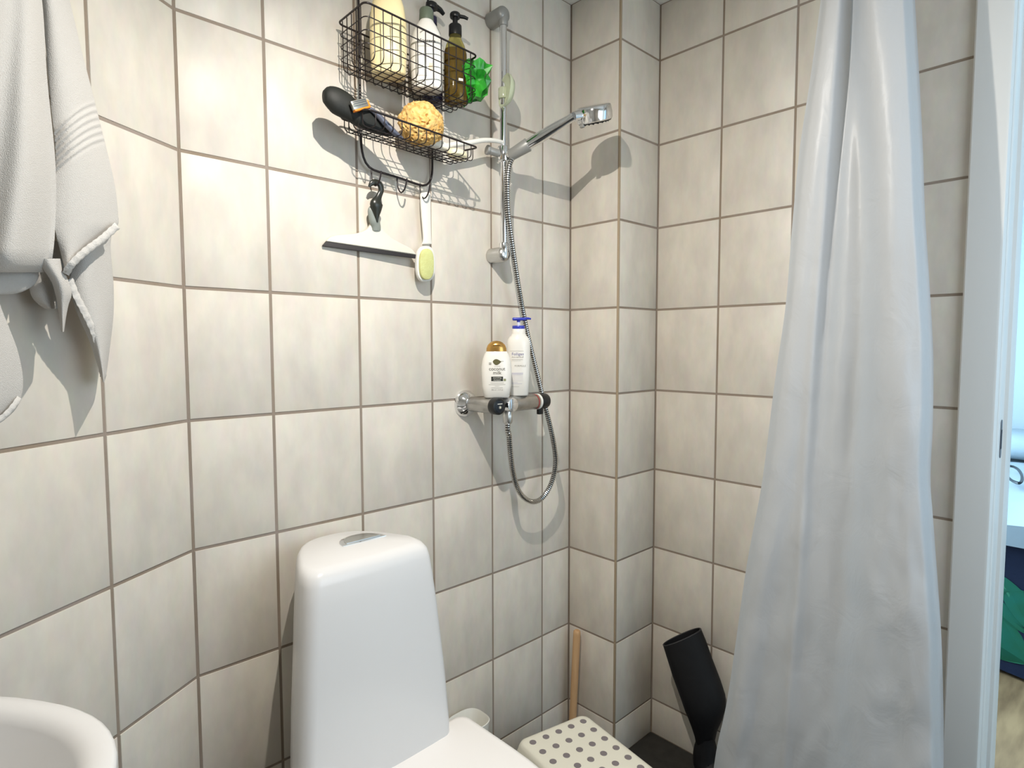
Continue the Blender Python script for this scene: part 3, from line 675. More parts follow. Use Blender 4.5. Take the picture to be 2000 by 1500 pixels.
# ------------------------------------------------------------------ print on bottles
def text_geo(s, size, align='CENTER'):
    c = bpy.data.curves.new('t', 'FONT'); c.body = s; c.size = size; c.align_x = align; c.resolution_u = 3
    o = bpy.data.objects.new('t', c); COL.objects.link(o)
    dg = bpy.context.evaluated_depsgraph_get(); me = o.evaluated_get(dg).to_mesh()
    v = [tuple(q.co) for q in me.vertices]; f = [tuple(pp.vertices) for pp in me.polygons]
    o.evaluated_get(dg).to_mesh_clear(); bpy.data.objects.remove(o); bpy.data.curves.remove(c)
    return v, f
def surf_x(secs, y, z, off=.0004):
    a, b, e = interp([s[:4] for s in secs], z); k = min(.995, abs(y/b)); return a*(1-k**e)**(1/e)+off
def print_text(secs, s, size, y, z, m, parent, name='lettering', align='CENTER'):
    v, f = text_geo(s, size, align)
    if not f: return
    mb = MB(); mb.add([(surf_x(secs, y+q[0], z+q[1]), y+q[0], z+q[1]) for q in v], f); return mb.build(name, m, parent, 0)
def print_patch(secs, y0, y1, z0, z1, m, parent, name='print', off=.0004):
    mb = MB(); n = 8; R = [[(surf_x(secs, y0+(y1-y0)*i/n, z, off), y0+(y1-y0)*i/n, z) for i in range(n+1)] for z in (z0, z1)]
    mb.rings(R, cap0=False, cap1=False, wrap=False); return mb.build(name, m, parent, 0)
def print_shape(secs, pts, m, parent, name='print', off=.0004):
    mb = MB(); mb.add([(surf_x(secs, y, z, off), y, z) for y, z in pts], [tuple(range(len(pts)))]); return mb.build(name, m, parent, 0)
INK = mat('dark_print', rgb(64, 58, 48), .6); INKG = mat('grey_print', rgb(150, 146, 138), .6); INKB = mat('violet_print', rgb(104, 100, 150), .6)
INKO = mat('olive_print', rgb(84, 80, 44), .6); INKK = mat('black_print', rgb(44, 46, 40), .6); INKS = mat('sage_print', rgb(140, 142, 104), .6); INKL = mat('lilac_print', rgb(176, 172, 196), .6)
INKW = mat('white_print', rgb(225, 222, 212), .6)
T_GOLD = mat('gold_cap', rgb(190, 148, 82), .22, .75)
T_BOT = mat('glossy_white_bottle', rgb(228, 225, 218), .25)
T_BLUE = mat('blue_pump', rgb(52, 62, 170), .3)

face = math.atan2(-1.02, 1.14)
mtop = MZ+.0205
# coconut bottle
cp = ax(970, 771, .096)
cb = thing('shampoo_bottle', 'squat white coconut milk bottle with gold cap standing on the mixer', 'bottle', (cp.x, cp.y, mtop), face+.06, 'bottles on the mixer')
S1 = [(0, .016, .029, 3), (.003, .0185, .0325, 3), (.03, .0215, .0372, 2.8), (.06, .0225, .0388, 2.7), (.08, .0222, .0385, 2.6), (.098, .020, .0355, 2.5), (.110, .0175, .031, 2.4), (.116, .0155, .0275, 2.3), (.118, .0145, .026, 2.2)]
bd = MB().loft(S1, 40).build('bottle_body', T_BOT, cb, 60)
cap = MB().loft([(.118, .0150, .0262, 2.2), (.126, .0150, .0255, 2.2), (.134, .0135, .0225, 2.1), (.140, .011, .0165, 2), (.144, .006, .009, 2), (.145, .001, .0015, 2)], 36).build('cap', T_GOLD, cb, 60)
MB().rbox((.0135, -.010, .133), (.0158, .010, .1348), .0006, 2).build('cap_lip', T_GOLD, cap, 40)
lf = [(-.011+.022*t, .094+.0065*math.sin(PI*t**.75)-.002) for t in [k/12 for k in range(13)]]+[(-.011+.022*t, .092-.0085*math.sin(PI*t**.8)) for t in [k/12 for k in range(11, 0, -1)]]
print_shape(S1, lf, INKO, bd, 'leaf_emblem'); print_patch(S1, .009, .017, .0925, .0933, INKO, bd, 'leaf_stem')
print_patch(S1, -.0205, -.0145, .084, .0875, INKG, bd); print_patch(S1, -.0205, -.0145, .0885, .0896, INK, bd)
print_text(S1, 'nourishing', .0036, 0, .0800, INKG, bd)
print_text(S1, 'coconut', .0125, 0, .0700, INK, bd); print_text(S1, 'milk', .0125, 0, .0600, INK, bd)
print_patch(S1, -.0150, .0150, .0430, .0545, INKK, bd); print_text(S1, 'nourishing', .0050, 0, .0500, INKW, bd); print_text(S1, 'shampoo', .0050, 0, .0445, INKW, bd)
for ch in list(bd.children):
    if ch.name.startswith('lettering') and ch.data.materials[0] == INKW: ch.location.x += .0004
print_patch(S1, .0165, .0225, .0430, .0490, INKS, bd)
print_patch(S1, -.017, .017, .0380, .0387, INKG, bd); print_patch(S1, -.021, .021, .0340, .0347, INKG, bd); print_patch(S1, -.006, .006, .0302, .0307, INKG, bd); print_patch(S1, -.0145, .0145, .0255, .0262, INKG, bd)
print_text(S1, '385 ml / 13 fl oz', .0045, 0, .0195, INKG, bd)
# tall white pump bottle
fp = ax(1013, 767, .090)
fb = thing('pump_bottle', 'tall white bottle with blue pump behind the gold-capped bottle', 'bottle', (fp.x, fp.y, mtop), face+.02, 'bottles on the mixer')
S2 = [(0, .017, .024, 3), (.003, .019, .026, 3), (.06, .0215, .0292, 2.6), (.125, .0225, .0312, 2.4), (.142, .0222, .0308, 2.3), (.152, .020, .027, 2.2), (.160, .017, .020, 2), (.165, .0165, .0185, 2), (.176, .0165, .0182, 2), (.177, .015, .016, 2)]
bd = MB().loft(S2, 40).build('bottle_body', T_BOT, fb, 60)
MB().lathe([(.0165, .1765), (.0168, .178), (.0168, .184), (.016, .185)], 28).build('collar', T_BLUE, fb, 40)
MB().lathe([(.0042, .184), (.0042, .196), (.0030, .1962)], 14).build('pump_stem', mat('clear_stem', rgb(214, 216, 226), .2), fb, 40)
mb = MB(); mb.lathe([(.0048, .1945), (.0048, .200)], 14); mb.rbox((-.008, -.0165, .1985), (.008, .020, .2065), .003, 3); mb.tube([(0, .016, .2035), (0, .026, .2040), (0, .033, .2030)], [.0038, .0032, .0022], 10)
MB.build(mb, 'pump_head', T_BLUE, fb, 40)
print_patch(S2, -.024, .012, .1180, .1185, INKG, bd)
print_text(S2, 'Folligen', .0105, -.0195, .1070, INKB, bd, align='LEFT'); print_text(S2, 'Anti-dandruff', .0058, -.0195, .1005, INKG, bd, align='LEFT')
print_patch(S2, -.0195, .0100, .0955, .0962, INKG, bd); print_patch(S2, -.0195, .004, .0925, .0929, INKG, bd)
print_text(S2, 'FORMULE', .0068, .0030, .0770, INKG, bd)
print_patch(S2, -.020, .0105, .0600, .0612, INKL, bd); print_patch(S2, -.020, .0105, .0570, .0582, INKL, bd); print_patch(S2, -.020, .009, .0545, .0550, INKL, bd)
GB = mat('pale_text_block', rgb(216, 212, 208), .6); print_patch(S2, -.020, .0100, .0400, .0530, GB, bd)
print_patch(S2, -.020, -.004, .0355, .0362, INKL, bd); print_patch(S2, -.020, .008, .0318, .0325, INKL, bd); print_patch(S2, -.020, .000, .0245, .0250, INKG, bd)

# ------------------------------------------------------------------ wire caddy
CX0, CX1 = .020, .134; CY0, CY1 = -.777, -.483
K = .042
def cz(y, z): return z-K*(y-CY0)
caddy = thing('shower_caddy', 'black wire shower caddy with two baskets and hooks on the tiles', 'caddy', (CX0, -.63, .28))
def rrect(x0, x1, y0, y1, r, n=5):
    out = []
    for cx, cy, a0 in ((x1-r, y1-r, 0), (x0+r, y1-r, PI/2), (x0+r, y0+r, PI), (x1-r, y0+r, 1.5*PI)):
        for k in range(n+1):
            a = a0+PI/2*k/n; out.append((cx+r*math.cos(a), cy+r*math.sin(a)))
    return out
def basket(ztop, zbot, levels, name, sag=0.0):
    def P3(x, y, z): return Vector((x, y, cz(y, z)-sag*(x-CX0)/(CX1-CX0)))
    rim = MB().tube([P3(x, y, ztop) for x, y in rrect(CX0, CX1, CY0, CY1, .012)], .0021, 8, closed=True)
    w = MB(); wr = .00115
    tp = .004                                     # basket narrows slightly downwards
    for k in range(1, levels+1):
        z = ztop+(zbot-ztop)*k/levels
        if k < levels: w.tube([P3(x, y, z) for x, y in rrect(CX0+.001, CX1-.001, CY0+.001, CY1-.001, .012)], wr, 6, closed=True)
    rb = .010
    def ushape(a, b, mk):
        pts = [mk(a, ztop)]+[mk(a+rb-rb*math.cos(t), zbot+rb-rb*math.sin(t)) for t in [PI/2*q/4 for q in range(5)]]
        pts += [mk(b-rb+rb*math.sin(t), zbot+rb-rb*math.cos(t)) for t in [PI/2*q/4 for q in range(5)]]+[mk(b, ztop)]
        w.tube(pts, wr, 6)
    ny = 13
    for k in range(1, ny+1):
        y = CY0+(CY1-CY0)*k/(ny+1); ushape(CX0+.001, CX1-.001, lambda q, z, y=y: P3(q, y, z))
    nx = 5
    for k in range(1, nx+1):
        x = CX0+(CX1-CX0)*k/(nx+1); ushape(CY0+.001, CY1-.001, lambda q, z, x=x: P3(x, q, z-.0022))
    b = part(w, name, T_WIRE, caddy, 60); part(rim, 'rim', T_WIRE, b, 60); return b
basket(.577, .474, 4, 'upper_basket'); basket(.380, .352, 1, 'lower_basket', .012)
# bent frame: two uprights joined below, meeting above
FX = .017; yl, yr = -.7245, -.531
fr = [(FX, -.665, .93), (FX, -.690, .86), (FX, yl+.004, .80), (FX, yl, .74), (FX, yl, .55), (FX, yl, .345), (FX, yl+.004, .315), (FX, yl+.013, .297), (FX, yl+.028, .288), (FX, -.63, .283), (FX, yr-.030, .2765), (FX, yr-.014, .283), (FX, yr-.004, .298), (FX, yr, .325), (FX, yr, .50), (FX, yr, .66), (FX, yr-.006, .71), (FX, -.575, .80), (FX, -.61, .86), (FX, -.64, .93)]
fr = [(x, y, min(z, .90)) for x, y, z in fr]
part(MB().tube(spline(fr, 120), .0027, 10), 'frame', T_WIRE, caddy, 60)
for y in (-.700, -.6325, -.5685):
    z0 = .2865-.05*(y+.70)*1.0; z0 = .286 if y < -.68 else (.2825 if y < -.6 else .2795)
    pts = [(FX, y, z0), (FX+.002, y, z0-.018), (FX+.006, y+.001, z0-.030), (FX+.014, y+.002, z0-.037), (FX+.024, y+.003, z0-.033), (FX+.031, y+.004, z0-.022), (FX+.034, y+.005, z0-.008)]
    part(MB().tube(spline(pts, 24), .0017, 8), 'hook', T_WIRE, caddy, 60)

# ------------------------------------------------------------------ things in the upper basket
def bz_(y): return cz(y, .474)+.0022
T_CREAM = mat('cream_plastic', rgb(240, 222, 172), .35)
cy_ = -.690
b1 = thing('cream_bottle', 'large cream yellow bottle at the left of the upper basket', 'bottle', (.080, cy_, bz_(cy_)), face+.15, 'bottles in the upper basket')
S3 = [(0, .026, .033, 3), (.004, .029, .0365, 3), (.06, .031, .0395, 2.8), (.11, .0305, .039, 2.6), (.145, .028, .0345, 2.4), (.170, .023, .027, 2.2), (.185, .017, .019, 2), (.188, .0155, .0165, 2)]
MB().loft(S3, 40).build('bottle_body', T_CREAM, b1, 60); MB().lathe([(.017, .188), (.017, .215), (.015, .218)], 28).build('cap', T_WHITEP, b1, 40)
wy = -.592
b2 = thing('lotion_bottle', 'white lotion bottle with grey-green cap in the middle of the upper basket', 'bottle', (.084, wy, bz_(wy)), face+.1, 'bottles in the upper basket')
S4 = [(0, .022, .030, 3), (.004, .025, .034, 3), (.055, .027, .0375, 2.7), (.098, .027, .0372, 2.6), (.122, .0245, .0325, 2.4), (.140, .020, .024, 2.2), (.152, .0155, .0165, 2), (.155, .0145, .015, 2)]
bd = MB().loft(S4, 40).build('bottle_body', T_BOT, b2, 60)
MB().lathe([(.0162, .154), (.0165, .156), (.0155, .177), (.0135, .1805), (.001, .181)], 28).build('cap', mat('grey_green_cap', rgb(98, 108, 92), .4), b2, 40)
print_text(S4, 'Morrens', .0115, 0, .096, INK, bd); print_shape(S4, [(.012*math.cos(PI*k/10)-.003, .116+.007*math.sin(PI*k/10)) for k in range(11)], INKG, bd, 'emblem')
print_patch(S4, -.02, .02, .087, .0877, INKG, bd); print_patch(S4, -.012, .012, .066, .0672, INKL, bd); print_patch(S4, .004, .013, .035, .052, mat('peach_print', rgb(240, 212, 176), .6), bd); print_patch(S4, -.022, .002, .024, .0247, INKG, bd); print_patch(S4, -.022, -.008, .045, .0457, INKS, bd)
# dark pump bottle behind
T_NVP = mat('dark_navy_plastic', rgb(38, 34, 58), .3)
py_ = -.548
b3 = thing('dark_pump_bottle', 'dark navy pump bottle half hidden behind the white lotion bottle', 'bottle', (.044, py_, bz_(py_)+.0), face+.75, 'bottles in the upper basket')
MB().loft([(0, .017, .021, 2.6), (.004, .019, .024, 2.6), (.135, .019, .024, 2.5), (.160, .017, .021, 2.2), (.176, .011, .012, 2), (.180, .010, .010, 2)], 32).build('bottle_body', T_NVP, b3, 60)
MB().lathe([(.0125, .178), (.0125, .195), (.006, .199), (.0045, .200), (.0045, .217)], 24).build('collar', T_NVP, b3, 40)
mb = MB(); mb.loft([(.215, .012, .014, 2), (.218, .013, .015, 2), (.227, .012, .014, 2), (.230, .008, .009, 2)], 24); mb.tube([(0, .008, .224), (0, .026, .222), (0, .036, .216)], [.008, .006, .0045], 12)
mb.build('pump_head', T_BLACKP, b3, 50)
# amber soap bottle
T_AMB = mat('olive_clear_plastic', rgb(196, 186, 110), .08, trans=.92, ior=1.25)
T_LIQ = mat('amber_liquid', rgb(150, 98, 12), .15, trans=.35, ior=1.33, coat=.3)
oy = -.505
b4 = thing('amber_soap_bottle', 'clear bottle of amber soap with black pump at the right of the upper basket', 'bottle', (.078, oy, bz_(oy)), face+.2, 'bottles in the upper basket')
S5 = [(0, .019, .024, 2.8), (.004, .021, .0265, 2.8), (.06, .0215, .0272, 2.5), (.115, .0215, .0270, 2.3), (.134, .0185, .0225, 2.1), (.147, .0145, .016, 2), (.153, .0135, .014, 2), (.158, .0135, .014, 2)]
MB().loft(S5, 36).build('bottle_body', T_AMB, b4, 60)
liq = MB().loft([(s[0]+(.0015 if i == 0 else 0), s[1]-.0012, s[2]-.0012, s[3]) for i, s in enumerate(S5) if s[0] < .117]+[(.124, .0195, .0240, 2.2)], 36).build('liquid', T_LIQ, b4, 60)
print_patch(S5, .004, .016, .046, .052, INKW, liq, 'label_mark', .0018)
MB().lathe([(.0152, .157), (.0155, .159), (.0152, .180), (.0135, .182), (.0060, .183), (.0060, .199)], 26).build('pump_collar', T_BLACKP, b4, 40)
mb = MB(); mb.lathe([(.0115, .1985), (.0125, .201), (.0125, .207), (.0105, .2095), (.001, .2100)], 24); mb.tube([(0, .006, .204), (0, .022, .203), (0, .031, .200)], [.0048, .0042, .0034], 10)
mb.build('pump_head', T_BLACKP, b4, 50)
# crumpled green packet
T_GREEN = mat('green_foil', rgb(52, 168, 48), .25, spec=.6, mottle=(34, .5, (1, 1, 1), rgb(16, 92, 24)))
bm = bmesh.new(); bmesh.ops.create_icosphere(bm, subdivisions=3, radius=1.0)
for v in bm.verts:
    d = v.co.normalized(); k = 1+.55*noise.noise(d*1.7+Vector((3, 1, 2)))+.45*noise.noise(d*4.2+Vector((1, 7, 2)))+random.uniform(-.10, .10)
    v.co = Vector((d.x*.034*k, d.y*.030*k, d.z*.048*k))
mb = MB(); bm.verts.index_update(); mb.add([tuple(v.co) for v in bm.verts], [[v.index for v in f.verts] for f in bm.faces]); bm.free()
g = mb.build('crumpled_packet', T_GREEN, None, 0); g.location = (.106, -.471, .522); g.rotation_euler = (.2, .15, .5)
tag(g, 'crumpled bright green foil packet at the right end of the upper basket', 'packet')

# ------------------------------------------------------------------ things in the lower basket
T_BRUSH = mat('black_rubber', rgb(24, 26, 23), .62, bump=(60, .2))
pth = [ax(632, 189, .082), ax(648, 193, .083), ax(668, 203, .085), ax(690, 217, .088), ax(715, 231, .090), ax(742, 247, .092), ax(770, 263, .094)]
wd = [(0, .012), (.06, .022), (.16, .0275), (.3, .0268), (.36, .0245), (.46, .0262), (.62, .0245), (.8, .018), (.93, .010), (1, .004)]
sp_ = spline(pth, 40); rad = [catmull(wd, k/39)[0] for k in range(40)]
mb = MB(); R = []
for i, q in enumerate(sp_):
    t = (sp_[min(i+1, 39)]-sp_[max(i-1, 0)]).normalized(); b = (UP-t*UP.dot(t)).normalized(); nn = t.cross(b)
    R.append([q+b*(rad[i]*math.cos(2*PI*j/20))+nn*(rad[i]*.62*math.sin(2*PI*j/20)) for j in range(20)])
tag(mb.rings(R).build('hair_brush', T_BRUSH, None, 60), 'black paddle-ended brush sticking out of the lower basket', 'brush')
T_RZ = mat('razor_silver', rgb(176, 176, 168), .25, .8); T_OR = mat('razor_orange', rgb(226, 128, 30), .4); T_RH = mat('razor_grey_blue', rgb(104, 108, 124), .3, .4)
rz = ax(703, 205, .112)
razor = thing('razor', 'safety razor with orange trim lying across the black brush', 'razor', tuple(rz))
ex = (ax(720, 200, .112)-ax(684, 209, .112)).normalized(); ez = (UP-ex*UP.dot(ex)).normalized(); ey = ez.cross(ex)
MR = Matrix((ex, ey, ez)).transposed().to_4x4(); MR.translation = rz
part(MB().rbox((-.0200, -.004, -.007), (.0180, .005, .010), .0015, 2, 0, MR), 'blade_head', T_RZ, razor)
part(MB().rbox((-.0195, -.0055, -.0105), (.0200, .005, -.0068), .001, 2, 0, MR), 'lubricating_strip', T_OR, razor)
part(MB().rbox((.0180, -.003, -.008), (.0225, .005, .006), .0015, 2, 0, MR), 'head_end', T_OR, razor)
for q in (-.001, .0035, .007): part(MB().box((-.0165, -.0052, q), (.0155, -.0040, q+.0008), 0, MR), 'blade', T_STEEL, razor, 0)
hpz = spline([ax(716, 207, .108), ax(735, 222, .110), ax(752, 240, .112), ax(768, 256, .112), ax(785, 270, .110)], 24)
part(MB().tube(hpz, [.0038+.0030*math.sin(PI*(k/23)**1.2) for k in range(24)], 12), 'handle', T_RH, razor)
# sea sponge
T_SP = mat('sea_sponge', rgb(232, 200, 136), .9, spec=.1, mottle=(90, .35, (1, 1, 1), rgb(196, 146, 76)), bump=(140, 1.0, 4))
bm = bmesh.new(); bmesh.ops.create_icosphere(bm, subdivisions=5, radius=1.0)
for v in bm.verts:
    d = v.co.normalized(); k = 1+.10*noise.noise(d*1.7)+.05*noise.noise(d*6)
    w = noise.cell_vector(d*9)
    dist = noise.voronoi(d*6.5)[0]
    k -= .26*max(0, 1-dist[0]/.34)
    k += .07*noise.noise(d*24)+random.uniform(-.012, .012)
    v.co = Vector((d.x*.047*k, d.y*.052*k, d.z*.047*k))
mb = MB(); bm.verts.index_update(); mb.add([tuple(v.co) for v in bm.verts], [[v.index for v in f.verts] for f in bm.faces]); bm.free()
sg = mb.build('sea_sponge', T_SP, None, 50); spc = ax(823, 248, .082); sg.location = (spc.x, spc.y, cz(spc.y, .352)+.047)
tag(sg, 'yellow natural sea sponge resting in the lower basket', 'sponge')
# soap and long white brush
sy = -.508
so = MB().loft([(0, .016, .022, 2.4), (.004, .019, .026, 2.3), (.012, .0195, .0265, 2.2), (.018, .016, .022, 2.2), (.020, .009, .013, 2)], 32).build('soap_bar', mat('cream_soap', rgb(240, 230, 196), .4, sss=.2), None, 60)
so.location = (.085, sy, cz(sy, .352)-.006+.002); so.rotation_euler = (-K, .06, .1)
tag(so, 'oval cream soap bar at the right of the lower basket', 'soap')
pw = spline([ax(866, 287, .060), ax(890, 282, .060), ax(915, 279, .060), ax(945, 274, .058), ax(968, 275, .056), ax(984, 279, .052)], 30)
mb = MB(); mb.tube(pw, [.0075-.0022*(k/29) for k in range(30)], 12)
wbsh = thing('bath_brush', 'white long-handled brush lying behind the soap, pointing to the rail', 'brush', tuple(pw[0]))
part(mb, 'handle', T_WHITEP, wbsh, 60)
part(MB().rbox((-.012, -.050, -.009), (.012, .012, .009), .006, 3, 0, Matrix.Translation(pw[0]) @ Matrix.Rotation(-.05, 4, 'X')), 'brush_head', T_WHITEP, wbsh)

# ------------------------------------------------------------------ squeegee and small brush on the hooks
def qpx(cx, cy): return 620+cx/5.357, 320+cy/5.357
def outline_at(pts, x): return [ax(*qpx(*q), x) for q in pts]
def slab(pts, x, th, bev=.0015):
    """outline given in crop pixels, lying at distance x from the left wall, th thick"""
    o = [(q.y, q.z) for q in outline_at(pts, x)]
    M = Matrix(((0, 0, 1, x-th), (1, 0, 0, 0), (0, 1, 0, 0), (0, 0, 0, 1)))
    return MB().prism(o, th, 0, M, bev)
def smooth_outline(pts, n):
    q = spline([Vector((a, b, 0)) for a, b in pts], n); return [(v.x, v.y) for v in q]
sq = thing('squeegee', 'white shower squeegee with black handle hanging from the left hook', 'squeegee', (.022, -.70, .11))
topc = smooth_outline([(138, 790), (165, 762), (215, 742), (300, 731), (420, 722), (510, 697), (560, 664), (580, 620)], 26)
rightc = smooth_outline([(676, 610), (684, 650), (715, 700), (790, 772), (880, 828), (955, 868), (1005, 905), (1030, 945)], 26)
T_SQ = mat('squeegee_white', rgb(214, 212, 200), .3)
def turn(mb):
    mb.v = [(x-.068*(-.585-y), y, z) for x, y, z in mb.v]; return mb
part(turn(slab(topc+rightc+[(1032, 952), (134, 800)], .024, .010, .0015)), 'blade_holder', T_SQ, sq, 30)
part(turn(slab([(132, 797), (93, 843), (94, 852), (1046, 992), (1032, 946)], .0225, .005, .0006)), 'rubber_blade', mat('blade_rubber', rgb(40, 36, 38), .6), sq, 30)
def grip_tube(ctrl, radii, flat):
    c = spline([ax(*qpx(a_, b_), x_) for a_, b_, x_ in ctrl], 40); rr = [catmull([(k/(len(radii)-1), r_) for k, r_ in enumerate(radii)], i/39)[0]*.000245 for i in range(40)]
    mb = MB(); R = []
    for i, q in enumerate(c):
        t = (c[min(i+1, 39)]-c[max(i-1, 0)]).normalized(); nx_ = Vector((1, 0, 0)); w = nx_.cross(t).normalized(); n_2 = t.cross(w)
        R.append([q+w*(rr[i]*math.cos(2*PI*j/20))+n_2*(rr[i]*flat*math.sin(2*PI*j/20)) for j in range(20)])
    return mb.rings(R)
part(turn(grip_tube([(632, 690, .022), (628, 640, .024), (610, 580, .026), (592, 520, .027), (584, 470, .028), (600, 440, .028)], [46, 48, 52, 44, 36, 14], .55)), 'grip_back', mat('grip_grey', rgb(132, 138, 132), .4), sq, 60)
part(turn(grip_tube([(644, 606, .032), (640, 560, .033), (638, 480, .034), (636, 400, .035), (662, 330, .036), (683, 270, .037), (668, 208, .038), (625, 184, .038), (585, 198, .038), (560, 232, .037)], [8, 24, 46, 62, 36, 26, 28, 28, 26, 10], .6)), 'grip', mat('grip_black', rgb(40, 42, 37), .28), sq, 60)
db = thing('dish_brush', 'white handled scrubber with pale green pad hanging from the right hook', 'brush', (.03, -.56, .05))
hl = smooth_outline([(1085, 318), (1088, 420), (1098, 560), (1110, 700), (1114, 800), (1100, 840)], 20)
hr = smooth_outline([(1200, 840), (1196, 780), (1192, 640), (1190, 480), (1188, 318)], 20)
T_TR = mat('milky_plastic', rgb(222, 221, 215), .25)
part(slab([(1092, 300), (1140, 292), (1182, 300)][::-1]+hl+hr, .026, .007, .0025), 'handle', T_TR, db, 40)
hd = [qq for qq in [(1141+98*math.copysign(abs(math.cos(t))**.75, math.cos(t)), 1045+190*math.copysign(abs(math.sin(t))**.75, math.sin(t))) for t in [2*PI*k/40 for k in range(40)]]]
part(slab(hd, .030, .012, .004), 'scrubber_back', T_TR, db, 40)
pd = [(1150+74*math.copysign(abs(math.cos(t))**.75, math.cos(t)), 1048+162*math.copysign(abs(math.sin(t))**.75, math.sin(t))) for t in [2*PI*k/40 for k in range(40)]]
part(slab(pd, .037, .008, .003), 'pad', mat('pale_green_pad', rgb(206, 212, 148), .8, bump=(400, .6), mottle=(60, .1, (1, 1, 1), rgb(196, 196, 130))), db, 40)

# ------------------------------------------------------------------ stool
SZ_ = -1.115
d1 = Vector((-.0083, -.0396, 0)); d2_ = Vector((.0416, -.0074, 0))     # dot pitch along both sides
e1, e2 = d1.normalized(), d2_.normalized()
st = thing('step_stool', 'white step stool with grey dots on top, in the shower corner', 'stool', (0, 0, 0))
o0 = Vector((.2437, -.2186, SZ_))
n1, n2 = 5, 7; mg = .030
c_st = o0+d1*(n1-1)/2+d2_*(n2-1)/2
h1 = d1.length*(n1-1)/2+mg-.002; h2 = d2_.length*(n2-1)/2+mg
st.location = (c_st.x, c_st.y, FZ)
def st_ring(z, ex_, rr):
    a, b = h1+ex_, h2+ex_; out = []
    for sx, sy_, a0 in ((1, 1, 0), (-1, 1, PI/2), (-1, -1, PI), (1, -1, 1.5*PI)):
        for k in range(7):
            t = a0+PI/2*k/6; u = sx*(a-rr)+rr*math.cos(t); w = sy_*(b-rr)+rr*math.sin(t)
            q = c_st+e1*u+e2*w; out.append((q.x, q.y, z))
    return out
mb = MB(); mb.rings([st_ring(SZ_-.075, .018, .030), st_ring(SZ_-.072, .020, .030), st_ring(SZ_-.030, .008, .026), st_ring(SZ_-.012, .003, .024), st_ring(SZ_-.004, -.001, .022), st_ring(SZ_-.001, -.006, .020), st_ring(SZ_, -.014, .016)])
part(mb, 'seat', T_STOOL, st, 45)
for a in (-1, 1):
    for b in (-1, 1):
        mb = MB(); R = []
        for z, k in ((FZ, .040), (FZ+.03, .037), (SZ_-.06, .014)):
            q = c_st+e1*(a*(h1+k-.030))+e2*(b*(h2+k-.030)); wl_ = .024 if z < -1.2 else .034
            R.append([tuple((q+e1*x+e2*y).xy)+(z,) for x, y in supe(wl_, wl_, 3.5, 20)])
        part(mb.rings(R), 'leg', T_STOOL, st, 45)
dm = MB().lathe([(.0088, 0), (.0088, .0009), (.0080, .0014)], 18)
proto = None
for i in range(n1):
    for j in range(n2):
        q = o0+d1*i+d2_*j-st.location
        if proto is None: proto = dm.build('rubber_dot', T_DOT, st, 30); o = proto
        else: o = proto.copy(); COL.objects.link(o); o.parent = st
        o.location = (q.x, q.y, SZ_-st.location.z)

# ------------------------------------------------------------------ stick, boot, white cup
T_STICK = mat('pale_wood', rgb(214, 176, 132), .6, mottle=(30, .3, (1, 1, .08), rgb(184, 140, 98)), bump=(80, .2))
s_top = ay(1127, 1231, -.022); s_bot = Vector((.0405, -.030, FZ+.004)); 
tag(MB().tube([s_bot, s_bot.lerp(s_top, .97), s_bot.lerp(s_top, .99), s_top], [.0115, .0115, .011, .0085], 20).build('wooden_stick', T_STICK, None, 50), 'plain wooden stick standing in the corner behind the step stool', 'stick')

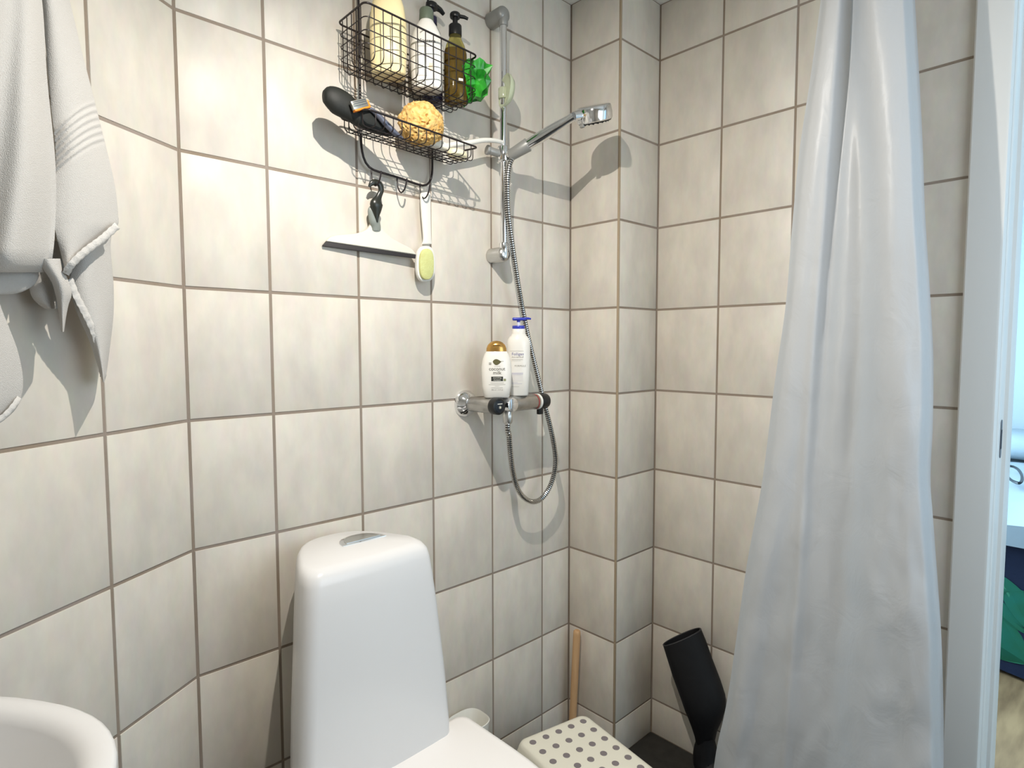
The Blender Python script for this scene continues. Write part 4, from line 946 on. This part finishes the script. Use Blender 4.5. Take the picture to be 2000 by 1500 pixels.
T_BOOT = mat('black_leather', rgb(13, 13, 17), .6, bump=(40, .5, 4), spec=.4)
boot = thing('tall_boot', 'tall black boot leaning on the tiles beside the curtain', 'boot', (.41, .12, FZ))
BYY = .128
cen = [(1332, 1244, 41), (1340, 1266, 42), (1353, 1305, 42.5), (1368, 1345, 42.5), (1377, 1372, 42), (1381, 1392, 38), (1381, 1412, 31), (1379, 1432, 23), (1378, 1458, 17)]
cpt = [ay(q[0], q[1], BYY) for q in cen]; wdt = [q[2]*.00150 for q in cen]
def boot_ring(c, t, wA, wB, e, tilt=0.0):
    u = (RT-t*RT.dot(t)).normalized(); w = t.cross(u).normalized()
    return [c+u*x+w*y+t*(tilt*x) for x, y in supe(wA, wB, e, 28)]
R = []; Ri = []
tb = (cpt[0]-cpt[4]).normalized()
for i, (c, a_) in enumerate(zip(cpt, wdt)): R.append(boot_ring(c, tb, a_, min(a_*.62, .036), 2.2, .10 if i < 5 else 0))
R = R[::-1]
for c, a_ in zip(cpt[:5], wdt[:5]): Ri.append(boot_ring(c, tb, a_-.003, .033, 2.2, .10))
part(MB().rings(R+Ri), 'shaft', T_BOOT, boot, 60)
rimp = boot_ring(cpt[0], tb, wdt[0]-.001, .0355, 2.2, .10)
part(MB().tube(rimp, .0018, 8, closed=True), 'binding', mat('dark_binding', rgb(48, 47, 50), .5), boot, 60)
bbm = cpt[-1]
fp_ = [bbm+Vector((0, 0, .03)), bbm+Vector((.002, 0, -.03)), Vector((bbm.x+.012, BYY-.004, FZ+.045)), Vector((bbm.x+.07, BYY-.006, FZ+.036)), Vector((bbm.x+.145, BYY-.010, FZ+.026)), Vector((bbm.x+.185, BYY-.012, FZ+.020))]
part(MB().tube(spline(fp_, 26), [.024, .026, .029, .032, .034, .036, .037, .038, .038, .038, .038, .037, .037, .036, .036, .035, .035, .034, .033, .032, .031, .029, .026, .021, .014, .006], 18, flat=.85), 'foot', T_BOOT, boot, 60)
part(MB().rbox((bbm.x-.03, BYY-.045, FZ), (bbm.x+.195, BYY+.025, FZ+.012), .005, 2), 'sole', T_BLACKP, boot)

cupc = ax(920, 1420, .085)
cup = thing('white_container', 'small open white plastic container on the wall beside the toilet lid', 'container', (cupc.x, cupc.y, cupc.z-.10))
mb = MB(); ct = cupc.z; Mc = Matrix.Translation((.060, cupc.y+.012, ct))
mb.loft([(-.12, .034, .040, 3), (-.116, .038, .044, 3), (-.02, .044, .050, 3), (0, .046, .052, 3), (.001, .0445, .0505, 3), (-.004, .0425, .0485, 3), (-.10, .036, .042, 3)], 40, 0, Mc)
part(mb, 'container_body', T_WHITEP, cup, 50)
part(MB().rbox((0, cupc.y-.015, ct-.08), (.024, cupc.y+.035, ct-.02), .004, 2), 'wall_mount', T_WHITEP, cup)
